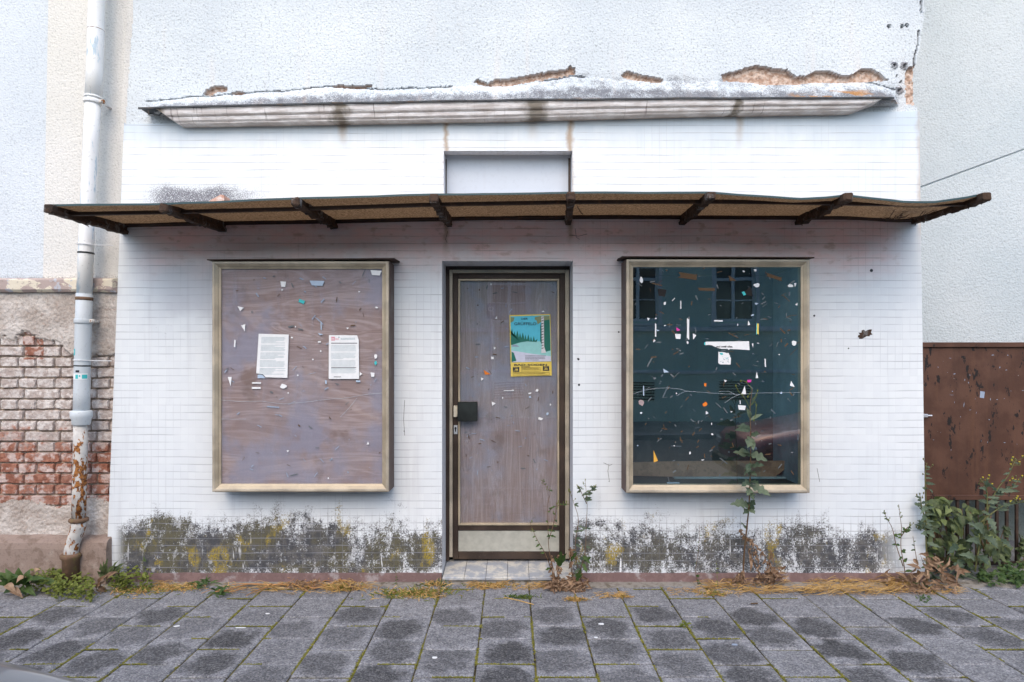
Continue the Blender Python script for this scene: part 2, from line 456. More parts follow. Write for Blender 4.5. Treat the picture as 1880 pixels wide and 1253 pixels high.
def m_rust(name, c0, c1, c2, sc=18, rough=.85, metal=.1, bd=.006):
    b = NB(name); p = b.pos(); n = b.noise(p, sc, 6, .65); f = b.noise(p, sc * 6, 4)
    c = b.mix(b.sm(n, .38, .52), c0, c1); c = b.mix(b.sm(b.noise(p, sc * .6, 5, .6), .55, .66), c, c2)
    c = b.mix(b.mul(b.sm(f, .55, .7), .4), c, tuple(k * .5 for k in c0))
    return b.fin(c, rough, metal, b.bump(b.add(n, b.mul(f, .5)), .7, bd), .3)

def m_glass(name, dust_haze=.03, dcol=(.5, .55, .6), ior=1.95, tint=(.93, .97, .96)):
    b = NB(name); p = b.pos()
    tr = b.n('ShaderNodeBsdfTransparent'); tr.inputs[0].default_value = (*tint, 1)
    gl = b.n('ShaderNodeBsdfGlossy'); gl.inputs['Roughness'].default_value = .012
    lw = b.n('ShaderNodeLayerWeight'); lw.inputs['Blend'].default_value = .5
    f0 = ((ior - 1) / (ior + 1)) ** 2; fac = b.add(f0, b.mul(b.math('POWER', lw.outputs['Facing'], 5.0), 1 - f0))
    wv = b.noise(p, 1.7, 2); bp = b.bump(wv, .05, .02)
    b.nt.links.new(bp, gl.inputs['Normal'])
    m1 = b.n('ShaderNodeMixShader'); b.nt.links.new(fac, m1.inputs[0]); b.nt.links.new(tr.outputs[0], m1.inputs[1]); b.nt.links.new(gl.outputs[0], m1.inputs[2])
    df = b.n('ShaderNodeBsdfDiffuse'); df.inputs[0].default_value = (*dcol, 1)  # dust on the pane; its tint also paints in a haze of reflections
    d1 = b.noise(p, 3.0, 6, .6); d2 = b.noise(b.scale(p, 26, 1, 1.8), 1.0, 4); d3 = b.noise(p, 160, 2)
    f = b.mul(b.add(b.sm(d1, .35, .75), b.mul(b.sm(d2, .5, .75), .5)), dust_haze)
    f = b.add(f, b.mul(b.sm(d3, .70, .76), dust_haze * 2.2))
    m2 = b.n('ShaderNodeMixShader'); b.s(m2.inputs[0], f); b.nt.links.new(m1.outputs[0], m2.inputs[1]); b.nt.links.new(df.outputs[0], m2.inputs[2])
    b.nt.links.new(m2.outputs[0], b.out.inputs[0]); return b.mat

def m_plywood(name, vertical=False):
    b = NB(name); p = b.pos()
    q = b.scale(p, 6.0, 1, .45) if vertical else b.scale(p, .55, 1, 3.2)
    n = b.noise(q, 1.6, 3, .5, 1.6)
    rings = b.math('FRACT', b.mul(n, 9.0)); ln = b.sm(b.math('ABSOLUTE', b.math('SUBTRACT', rings, .5)), .5, .12)
    fib = b.noise(b.scale(p, 150, 1, 3) if vertical else b.scale(p, 3, 1, 150), 1.0, 3)
    c = b.mix(b.sm(n, .3, .7), (.32, .245, .225), (.43, .35, .33))
    c = b.mix(b.mul(ln, .42), c, (.20, .125, .10))
    c = b.mix(b.mul(b.sm(fib, .5, .7), .35), c, (.15, .10, .085))
    bl = b.noise(p, 2.4, 4, .6)
    c = b.mix(b.mul(b.sm(bl, .46, .64), .75), c, (.27, .275, .345))
    c = b.mix(b.mul(b.sm(b.noise(p, 3.7, 4), .60, .7), .5), c, (.16, .10, .065))
    return b.fin(c, .6, 0, b.bump(fib, .1, .001), .3)

def m_leaf(name, c1, c2, trans=.35, vein=None):
    b = NB(name); r, g, bl = b.attr(); p = b.pos(); n = b.noise(p, 45, 4)
    c = b.mix(b.add(b.mul(r, .75), b.mul(b.sm(n, .35, .65), .3)), c1, c2)
    pr = b.n('ShaderNodeBsdfPrincipled'); b.s(pr.inputs['Base Color'], c); pr.inputs['Roughness'].default_value = .55; pr.inputs['Specular IOR Level'].default_value = .35
    b.nt.links.new(b.bump(n, .3, .004), pr.inputs['Normal'])
    tl = b.n('ShaderNodeBsdfTranslucent'); b.s(tl.inputs[0], c)
    m = b.n('ShaderNodeMixShader'); m.inputs[0].default_value = trans
    b.nt.links.new(pr.outputs[0], m.inputs[1]); b.nt.links.new(tl.outputs[0], m.inputs[2]); b.nt.links.new(m.outputs[0], b.out.inputs[0])
    return b.mat

def m_flat(name, col, rough=.7): 
    b = NB(name); p = b.ob(); n = b.noise(p, 30, 3)
    return b.fin(b.mix(b.sm(n, .35, .65), tuple(c * .94 for c in col), col), rough, 0, None, .3)

def m_pipe(name, c1, c2, chip, k):
    b = NB(name); p = b.pos(); q = b.scale(p, 9, 9, 1.3); n = b.noise(q, 2.4, 6, .65); f = b.noise(p, 60, 4)
    c = b.mix(b.sm(b.noise(p, 3, 3), .35, .65), c1, c2)
    c = b.mix(b.mul(b.sm(n, .62 - k, .66 - k), .85), c, chip)
    c = b.mix(b.mul(b.sm(f, .6, .72), .3), c, (.2, .18, .16))
    return b.fin(c, .55, 0, b.bump(b.add(f, n), .15, .003), .4)

def m_rust_pipe():
    b = NB('rusted_iron_with_flaking_paint'); p = b.pos(); n = b.noise(b.scale(p, 1, 1, .55), 38, 5, .6); f = b.noise(p, 20, 4)
    x, y, z = b.xyz(p)
    c = b.mix(b.sm(f, .35, .65), (.60, .585, .55), (.48, .47, .45))
    r = b.mix(b.sm(b.noise(p, 70, 4), .4, .6), (.12, .045, .02), (.36, .15, .04))
    c = b.mix(b.sm(b.add(n, b.mul(b.math('SUBTRACT', b.noise(p, 6, 3), .5), .4)), .53, .57), c, r)
    return b.fin(c, .8, 0, b.bump(n, .5, .004), .3)

M = {}
def build_materials():
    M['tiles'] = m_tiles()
    M['stucco'] = m_stucco('coarse_white_stucco', (.575, .625, .655), (.65, .695, .715), 85, extra=ex_upper, speck=.55)
    M['left_stucco'] = m_stucco('cream_stucco', (.655, .645, .60), (.70, .69, .655), 90, extra=ex_left, speck=.35)
    M['left_field'] = m_stucco('pale_blue_stucco', (.585, .635, .675), (.64, .685, .72), 90, extra=ex_left, speck=.3)
    M['right_stucco'] = m_stucco('grey_rough_stucco', (.50, .56, .585), (.56, .61, .63), 75, extra=ex_right, speck=.28, bd=.008)
    M['bricks'] = m_bricks(); M['paver'] = m_paver(); M['joint'] = m_joint()
    M['plinth_dark'] = m_rust('brown_plinth_render', (.21, .155, .125), (.28, .215, .18), (.34, .28, .24), 14, .95, 0, .006)
    M['plinth_red'] = m_rust('faded_red_plinth_paint', (.24, .16, .15), (.19, .125, .12), (.34, .30, .30), 16, .9, 0, .004)
    M['cornice'] = m_cornice()
    M['flash'] = m_rust('dark_zinc_flashing', (.035, .04, .045), (.06, .065, .07), (.08, .06, .045), 20, .6, .3, .002)
    M['frame'] = m_metal('champagne_anodised_aluminium', (.47, .415, .325), .5, .25)
    M['bead'] = m_metal('pale_gold_bead', (.47, .40, .29), .45, .25, .3)
    M['brown'] = m_metal('dark_brown_anodised_metal', (.055, .038, .030), .5, .35, .35, 120, (.16, .12, .09))
    M['side'] = m_metal('brown_window_side', (.105, .070, .062), .6, .2, .3, 90, (.05, .03, .02))
    M['canopy'] = m_canopy()
    M['edge'] = m_flat('dark_teal_sheet_edge', (.035, .07, .075), .4)
    M['rust'] = m_rust('rusted_bracket_iron', (.035, .025, .020), (.075, .045, .03), (.17, .16, .15), 24, .85, .1, .008)
    M['rail'] = m_rust('brown_flat_iron', (.060, .038, .027), (.048, .03, .024), (.09, .05, .03), 24, .7, .2, .003)
    M['glass_dark'] = m_glass('hazed_dusty_window_glass', .030, (.30, .46, .48), 2.8, (.78, .92, .92))
    M['glass'] = m_glass('hazed_dusty_clear_glass', .20, (.46, .47, .56), 1.5, (.95, .95, .97))
    M['glass_door'] = m_glass('hazed_dusty_door_glass', .27, (.44, .47, .56), 2.3, (.93, .95, .97))
    M['ply'] = m_plywood('plywood_sheet'); M['plyv'] = m_plywood('plywood_door_panel', True)
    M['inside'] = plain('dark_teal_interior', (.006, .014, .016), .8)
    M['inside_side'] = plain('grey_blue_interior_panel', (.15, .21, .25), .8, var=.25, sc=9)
    M['plank'] = m_rust('stained_wooden_board', (.16, .10, .07), (.22, .14, .10), (.11, .07, .055), 9, .7, 0, .002)
    M['kick'] = plain('pale_grey_green_kick_plate', (.46, .465, .41), .5, .3, .12, 22)
    M['niche'] = m_stucco('painted_grey_board', (.56, .62, .70), (.62, .68, .75), 40, dirt=.15, bd=.001, st=.2, speck=.06)
    M['reveal'] = m_stucco('painted_reveal', (.70, .71, .73), (.62, .64, .68), 50, dirt=.4, bd=.002, st=.3, speck=.3)
    M['sill_tile'] = m_sill()
    M['black'] = plain('black_plastic', (.012, .016, .015), .35, sc=20, var=.5)
    M['steel'] = plain('bright_steel', (.62, .64, .66), .35, .6)
    M['ivory'] = plain('ivory_plate', (.62, .58, .47), .45)
    M['rust_gate'] = m_gate()
    M['bar'] = m_rust('dark_brown_bars', (.045, .032, .026), (.06, .038, .028), (.1, .07, .05), 24, .7, .2, .003)
    M['pipe'] = m_pipe('flaking_white_pipe_paint', (.76, .77, .75), (.82, .83, .82), (.42, .54, .62), .05)
    M['pipe_low'] = m_pipe('grey_plastic_pipe', (.52, .57, .60), (.58, .63, .66), (.40, .44, .47), -.03)
    M['rust_pipe'] = m_rust_pipe()
    M['clay'] = m_rust('brown_clay_socket', (.20, .12, .08), (.15, .095, .06), (.20, .16, .06), 20, .9, 0, .004)
    M['white'] = m_flat('white_paper', (.80, .82, .83)); M['ink'] = m_flat('black_ink', (.03, .035, .045)); M['grey_ink'] = m_flat('grey_print', (.36, .47, .50))
    M['teal'] = m_flat('turquoise_print', (.06, .50, .52)); M['pink'] = m_flat('magenta_paper', (.65, .05, .35)); M['orange'] = m_flat('orange_paper', (.72, .20, .02))
    M['yellow'] = m_flat('yellow_paper', (.75, .58, .12)); M['amber'] = m_flat('amber_paper', (.70, .38, .06)); M['tan'] = m_flat('brown_tape', (.10, .06, .03))
    M['red_print'] = m_flat('pale_red_print', (.70, .32, .38)); M['blue_paper'] = m_flat('pale_blue_paper', (.42, .53, .66)); M['dim'] = m_flat('dim_residue', (.13, .15, .16))
    M['cold'] = m_flat('grey_blue_residue', (.30, .36, .46))
    M['faint'] = m_flat('faint_residue', (.085, .11, .13))
    M['black_paper'] = m_flat('black_paper', (.010, .009, .009)); M['grey_pink'] = m_flat('dusty_rose_paper', (.36, .28, .28))
    M['sky_print'] = m_flat('poster_blue', (.10, .52, .66)); M['tree_print'] = m_flat('poster_dark_green', (.02, .16, .12)); M['meadow'] = m_flat('poster_pale_green', (.30, .62, .60)); M['path'] = m_flat('poster_pale_lilac', (.60, .62, .74)); M['bark_print'] = m_flat('poster_grey', (.68, .68, .7)); M['leafprint'] = m_flat('poster_olive', (.22, .27, .14))
    M['crack'] = m_flat('glass_crack', (.55, .62, .68), .3)
    M['leaf'] = m_leaf('green_leaf', (.035, .075, .020), (.10, .165, .045))
    M['leaf_b'] = m_leaf('blue_green_leaf', (.045, .078, .048), (.17, .22, .14))
    M['leaf_y'] = m_leaf('yellow_green_leaf', (.10, .14, .018), (.22, .25, .05))
    M['leaf_yg'] = m_leaf('fresh_ivy_leaf', (.10, .14, .04), (.26, .31, .12))
    M['leaf_d'] = m_leaf('dark_ivy_leaf', (.028, .050, .02), (.16, .20, .085))
    M['dry'] = m_leaf('withered_brown_leaf', (.14, .078, .045), (.44, .30, .19), .25)
    M['straw'] = m_leaf('dry_straw', (.20, .10, .022), (.70, .46, .17), .2)
    M['stem'] = m_leaf('green_stem', (.10, .12, .035), (.16, .15, .06), .05)
    M['stem_b'] = m_leaf('brown_stem', (.11, .065, .035), (.19, .115, .06), .05)
    M['flower'] = m_flat('yellow_flower', (.7, .6, .05))
    M['moss'] = m_leaf('joint_moss', (.09, .10, .012), (.27, .25, .04), .2)
    M['twig'] = m_leaf('orange_root', (.36, .17, .06), (.50, .27, .11), .05)
    M['asphalt'] = m_rust('asphalt', (.12, .12, .122), (.14, .14, .142), (.16, .155, .15), 30, .9, 0, .004)
    M['kerb'] = m_stucco('kerb_stone', (.26, .26, .27), (.31, .31, .31), 60, bd=.002, st=.4)
    M['concrete'] = m_stucco('dirty_concrete', (.20, .19, .18), (.26, .25, .24), 50, dirt=.4, bd=.003, st=.6)
    M['opp'] = m_stucco('grey_green_facade', (.50, .70, .59), (.56, .75, .64), 40, dirt=.2, bd=.003, st=.3)
    M['opp_trim'] = plain('pale_trim', (.66, .75, .76), .7); M['opp_dark'] = plain('dark_window_pane', (.012, .02, .022), .08)
    M['roof'] = plain('brown_roof', (.14, .07, .05), .8)
    M['car_grey'] = car_paint('grey_blue_car_paint', (.11, .13, .165)); M['car_red'] = car_paint('red_car_paint', (.15, .006, .018))
    M['car_glass'] = plain('dark_car_glass', (.01, .012, .014), .05); M['rubber'] = plain('black_rubber', (.015, .015, .015), .8); M['lamp'] = plain('clear_lamp', (.5, .52, .55), .1, .5)
    M['terracotta'] = m_rust('broken_clay', (.55, .30, .22), (.62, .40, .32), (.75, .70, .66), 20, .9, 0, .004)
    M['blue_sign'] = m_flat('blue_sign', (.03, .10, .30))
    M['soil'] = m_rust('grey_sandy_dirt', (.20, .18, .15), (.28, .26, .23), (.14, .12, .09), 22, .95, 0, .01)

def car_paint(name, col):
    b = NB(name); m = b.fin(col, .32, .35, None, .5); b.bsdf.inputs['Coat Weight'].default_value = .7; b.bsdf.inputs['Coat Roughness'].default_value = .05
    return m
def m_cornice():
    b = NB('grimy_painted_cornice'); p = b.pos(); x, y, z = b.xyz(p)
    n = b.noise(b.scale(p, 2, 2, 6), 4, 5, .6); f = b.noise(p, 90, 4)
    c = b.mix(b.sm(n, .38, .65), (.60, .565, .55), (.80, .79, .79))
    ck = b.noise(b.scale(p, 55, 1, 3), 1, 3); c = b.mix(b.mul(b.sm(ck, .60, .68), b.sm(b.noise(p, 3, 3), .45, .6), .6), c, (.16, .13, .12))
    st = b.noise(b.scale(p, 2.5, 2, 40), 1, 4); c = b.mix(b.mul(b.sm(st, .60, .70), .35), c, (.25, .21, .18))
    for xc, w in ((-1.17, .09), (.17, .12), (1.53, .05), (-2.4, .06)):
        dx = b.math('ABSOLUTE', b.math('SUBTRACT', b.add(x, b.mul(b.math('SUBTRACT', b.noise(p, 18, 4), .5), .14)), xc))
        c = b.mix(b.mul(b.sm(dx, w, w * .2), .75), c, (.10, .075, .035))
    return b.fin(c, .85, 0, b.bump(b.add(f, n), .4, .003), .25)
def m_canopy():
    b = NB('dirty_wired_glass_underside'); p = b.pos(); f = b.noise(p, 85, 4, .7); n = b.noise(p, 3.5, 5, .6)
    c = b.mix(b.sm(f, .36, .64), (.10, .065, .036), (.42, .28, .15))
    c = b.mix(b.mul(b.sm(n, .54, .68), .55), c, (.08, .06, .045))
    c = b.mix(b.mul(b.sm(b.noise(p, 22, 4), .66, .72), .5), c, (.02, .016, .012))
    b.fin(c, .75, 0, b.bump(f, .7, .006), .3)
    tl = b.n('ShaderNodeBsdfTranslucent'); b.s(tl.inputs[0], b.mix(b.sm(f, .36, .64), (.42, .30, .20), (.93, .76, .58)))
    m = b.n('ShaderNodeMixShader'); m.inputs[0].default_value = .37
    b.nt.links.new(b.bsdf.outputs[0], m.inputs[1]); b.nt.links.new(tl.outputs[0], m.inputs[2]); b.nt.links.new(m.outputs[0], b.out.inputs[0])
    return b.mat
def m_sill():
    b = NB('worn_threshold_tiles'); p = b.pos(); x, y, z = b.xyz(p)
    n = b.noise(p, 13, 5, .6); f = b.noise(p, 70, 4)
    c = b.mix(b.sm(n, .40, .58), (.60, .585, .53), (.36, .385, .42))
    c = b.mix(b.mul(b.sm(f, .55, .7), .4), c, (.25, .22, .2))
    return b.fin(c, .6, 0, b.bump(f, .2, .002), .4)
def m_gate():
    b = NB('rusty_brown_sheet_metal'); p = b.pos(); n = b.noise(p, 5, 6, .62); v = b.noise(b.scale(p, 11, 1, .8), 1.0, 5)
    c = b.mix(b.sm(n, .38, .62), (.075, .034, .021), (.108, .052, .033))
    c = b.mix(b.mul(b.sm(v, .5, .7), .35), c, (.05, .025, .018)); c = b.mix(b.mul(b.sm(b.noise(b.scale(p, 16, 1, .6), 1.0, 4), .60, .74), .25), c, (.15, .07, .035))
    ch = b.noise(b.scale(p, 1.3, 1, .55), 13, 5, .68)
    c = b.mix(b.sm(ch, .60, .625), c, (.014, .011, .010))
    ch2 = b.noise(p, 33, 4, .6); c = b.mix(b.mul(b.sm(ch2, .74, .77), .6), c, (.42, .40, .38))
    f = b.noise(p, 80, 4)
    return b.fin(c, .6, .1, b.bump(b.add(f, b.mul(ch, 2)), .25, .003), .35)

build_materials()
# ================================================================== setting: ground, road, pavement
def build_ground():
    mb = MB(); mb.poly([(-90, -90, -.16), (90, -90, -.16), (90, 90, -.16), (-90, 90, -.16)]); struct(obj('ground', mb, M['soil']))
    mb = MB(); mb.box(-60, 60, -9.4, -2.90, -.155, -.12); struct(obj('road', mb, M['asphalt']))
    mb = MB(); mb.box(-60, 60, -2.90, -2.78, -.15, -.003, .012); mb.box(-60, 60, -9.52, -9.4, -.15, -.003, .012)
    struct(obj('kerb', mb, M['kerb']))
    mb = MB(); mb.box(-60, 60, -12.5, -9.52, -.15, -.006); struct(obj('far_pavement', mb, M['concrete']))
    # bed under the pavers (moss and soil in the joints)
    mb = MB(); mb.poly([(-30, -2.78, -.007), (30, -2.78, -.007), (30, -.0, -.007), (-30, -.0, -.007)]); struct(obj('paving_bed', mb, M['joint']))
    mb = MB(); s = .30; g = .0030
    for k in range(-22, 24):
        x0 = .117 + s * k
        off = -.017 if k % 2 else -.15
        j = 0
        while True:
            y1 = off - s * j + (s if k % 2 == 0 else 0); y0 = y1 - s
            if y1 < -2.6: break
            j += 1
            y1c = min(y1, -.012); y0 = max(y0, -2.77)
            if y1c - y0 < .04: continue
            rr = random.Random(k * 91 + j * 17)
            near = y1 > -.33
            px = CX + (x0 + .15) / (y0 + .15 - CY) * F
            wet = rr.uniform(.55, 1.0) if not near else (rr.uniform(0, .28) if rr.random() < .6 else 0)
            if rr.random() < .2: wet *= rr.uniform(.1, .5)
            mb.col = (wet, rr.random(), rr.random())
            tx, ty = rr.uniform(-.004, .004), rr.uniform(-.004, .004); h0 = rr.uniform(-.0015, .0015)
            dx0, dx1, dy0, dy1 = (rr.uniform(0, .003) for _ in range(4))
            X0, X1, Y0, Y1 = x0 + g + dx0, x0 + s - g - dx1, y0 + g + dy0, y1c - g - dy1
            xs = (X0, X0 + .006, X1 - .006, X1); ys = (Y0, Y0 + .006, Y1 - .006, Y1)
            n = len(mb.v)
            for jj, y in enumerate(ys):
                for ii, x in enumerate(xs):
                    edge = ii in (0, 3) or jj in (0, 3)
                    z = h0 + tx * (x - x0 - .15) / .3 + ty * (y - y0 - .15) / .3 - (.005 if edge else 0)
                    mb.v.append(Vector((x, y, z)))
            def uvp(a):
                v = mb.v[a]; return ((v.x - x0) / s, (v.y - (y1 - s)) / s)
            for jj in range(3):
                for ii in range(3):
                    a = n + jj * 4 + ii; q = [a, a + 1, a + 5, a + 4]; mb.face(q, [uvp(t) for t in q])
            ring = [n, n + 1, n + 2, n + 3, n + 7, n + 11, n + 15, n + 14, n + 13, n + 12, n + 8, n + 4]
            m0 = len(mb.v)
            for t in ring: v = mb.v[t]; mb.v.append(Vector((v.x, v.y, -.012)))
            for i in range(12):
                q = [ring[(i + 1) % 12], ring[i], m0 + i, m0 + (i + 1) % 12]; mb.face(q, [(0.02, .02)] * 4)
    struct(obj('pavement', mb, M['paver']))
    # sandy dirt swept along the foot of the wall
    mb = MB(); xs = [-3.7 + .03 * i for i in range(int(7.9 / .03))]; n0 = len(mb.v)
    for x in xs:
        w = .10 + .05 * nz(x, 1, 0, 2.1) + .04 * nz(x, 4, 0, 9)
        if x < -2.6: w += .10
        if -.55 < x < .45: w = w * .6
        for t in range(6):
            u = t / 5; y = .02 - (w + .03) * u
            mb.v.append(Vector((x, y, .011 * (1 - u) ** .7 + .004 * nz(x * 30, y * 30) * (1 - u) - .004 * (u > .95))))
    for i in range(len(xs) - 1):
        for t in range(5):
            a = n0 + i * 6 + t; mb.face([a, a + 1, a + 7, a + 6])
    struct(obj('dirt_strip', mb, M['soil'], None, True))
    mb = MB(); mb.box(2.75, 4.6, -.02, 1.0, -.15, .012, .01); struct(obj('passage_ground', mb, M['concrete']))

# ================================================================== the shop building
def xl(z): return -2.826 + (z - .06) * (.124 / 3.13)
def xr(z): return 2.882 - (z - .06) * (.045 / 3.2)
def ztile(x): return 3.19 + (x + 2.7) / 5.53 * .09
ZTOP = [(-2.44, 3.253), (-1.18, 3.283), (0, 3.305), (1.3, 3.316), (2.52, 3.32)]
HOLES = [
 [(372,173),(382,163),(392,159),(407,157),(418,162),(415,168),(400,169),(384,176)],
 [(424,172),(436,168),(446,170),(452,175),(440,176),(428,176)],
 [(606,158),(630,156),(655,158),(682,155),(685,160),(655,163),(635,163),(612,161)],
 [(869,150),(876,146),(895,153),(910,146),(935,145),(960,140),(1005,132),(1040,128),(1045,121),(1056,125),(1055,136),(1040,139),(1010,144),(965,152),(935,158),(900,159),(882,156)],
 [(1140,138),(1152,130),(1165,134),(1190,140),(1216,145),(1217,152),(1195,153),(1165,147),(1145,143)],
 [(1324,137),(1345,133),(1370,124),(1390,120),(1420,126),(1445,128),(1460,141),(1480,139),(1500,130),(1520,131),(1550,140),(1565,137),(1580,127),(1598,125),(1615,135),(1630,147),(1600,149),(1560,152),(1500,152),(1460,158),(1400,158),(1360,150),(1328,148)],
 [(1663,130),(1670,124),(1679,121),(1690,110),(1692,193),(1680,193),(1664,190)],
]
HBOX = [(min(p[0] for p in h) - 4, max(p[0] for p in h) + 4, min(p[1] for p in h) - 4, max(p[1] for p in h) + 4) for h in HOLES]
CIRC = [(1642, 120, 6.5), (1660, 121, 7.5), (1651, 166, 7.5), (1633, 48, 3), (1656, 48, 3), (1665, 47, 3.2), (1647, 138, 2), (1655, 150, 2)]
RIDGE = [(285, 186), (350, 179), (430, 173), (520, 168), (600, 159), (700, 165), (850, 159), (940, 158), (1050, 141), (1140, 146), (1320, 150), (1600, 152), (1645, 166)]
FLASHY = [(262, 196), (620, 188), (940, 182), (1300, 179), (1645, 178)]
CRACKR = [(0, 1697), (30, 1697), (60, 1692), (85, 1690), (105, 1684), (130, 1682)]
CRACKL = [(-200, 252), (0, 245), (50, 243), (110, 238), (150, 236), (230, 231)]
def inpoly(p, x, y):
    r = False; j = len(p) - 1
    for i in range(len(p)):
        if (p[i][1] > y) != (p[j][1] > y) and x < (p[j][0] - p[i][0]) * (y - p[i][1]) / (p[j][1] - p[i][1]) + p[i][0]: r = not r
        j = i
    return r
def stucco_y(x, z):
    px = CX + x * F / 4.45; py = HY - (z - CH) * F / 4.45
    y, r, g, bl = 0.0, 0.0, 0.0, 0.0
    y += -.004 * fbm(x, z, 2.0)
    jx = px + 2.2 * nz(x, z, 3, 55); jy = py + 1.8 * nz(x, z, 9, 55)
    rd = lerp(RIDGE, px) + 3 * nz(x, 0, 5, 6); fl = HY - (lerp(ZTOP, x) + .004 - CH) * F / 4.45
    if 268 < px < 1650 and py < fl + .5:
        s = max(0, min(1.05, (py - rd) / max(4.0, fl - rd)))
        if s > 0:
            e = sstep(268, 300, px) * sstep(1652, 1625, px)
            y -= (.012 + .085 * s ** 1.3) * e * sstep(0, .12, s) + .006 * fbm(x, z, 25) * e
            g = sstep(.05, .75, s) * e
            if px < 520: g = max(g * 1.0, .5 * sstep(0, .4, s))
            if 930 < px < 1330: g = min(1, g * 1.25)
            if px > 1420 and s > .35: bl = sstep(.35, .6, s) * sstep(1420, 1480, px) * sstep(1620, 1560, px)
            if px > 850 and s > .8: bl = max(bl, .6 * sstep(.8, .95, s))
        g = max(g, .45 * sstep(rd - 22, rd, py) * sstep(930, 1000, px))
        ck = abs(jy - rd)                                   # the crack along the top of the loosened strip
        if ck < 1.3 and nz(x, 2, 0, 2.2) > -.12: y += .010; g = 1.0
    for h, bb in zip(HOLES, HBOX):
        if bb[0] <= jx <= bb[1] and bb[2] <= jy <= bb[3] and inpoly(h, jx, jy):
            y = .034 + .007 * fbm(x, z, 40); r = 1.0; g = 0.0; bl = 0.0; break
    for (cx, cy, cr) in CIRC:
        d = math.hypot(jx - cx, jy - cy)
        if d < cr:
            if cr > 5: y = -.006 + (.03 if d < cr * .4 else 0.0); g = 1.0
            else: y = .03; g = 1.0
        elif d < cr * 2.2: g = max(g, .3)
    if 0 < py < 140:
        e = abs(jx - lerp(CRACKR, py) + 5)
        if e < 1.6 and nz(3, z, 0, 5) > -.2: y = .02; g = 1
    return y, (r, g, bl)

def frange(a, b, n): return [a + (b - a) * i / (n - 1) for i in range(n)]
def wall_quads(mb, xs_l, xs_r, zlo, zhi, y, nz_=1):
    zs = frange(zlo, zhi, nz_ + 1)
    for a, b in zip(zs, zs[1:]):
        mb.poly([(xs_l(a), y, a), (xs_r(a), y, a), (xs_r(b), y, b), (xs_l(b), y, b)])

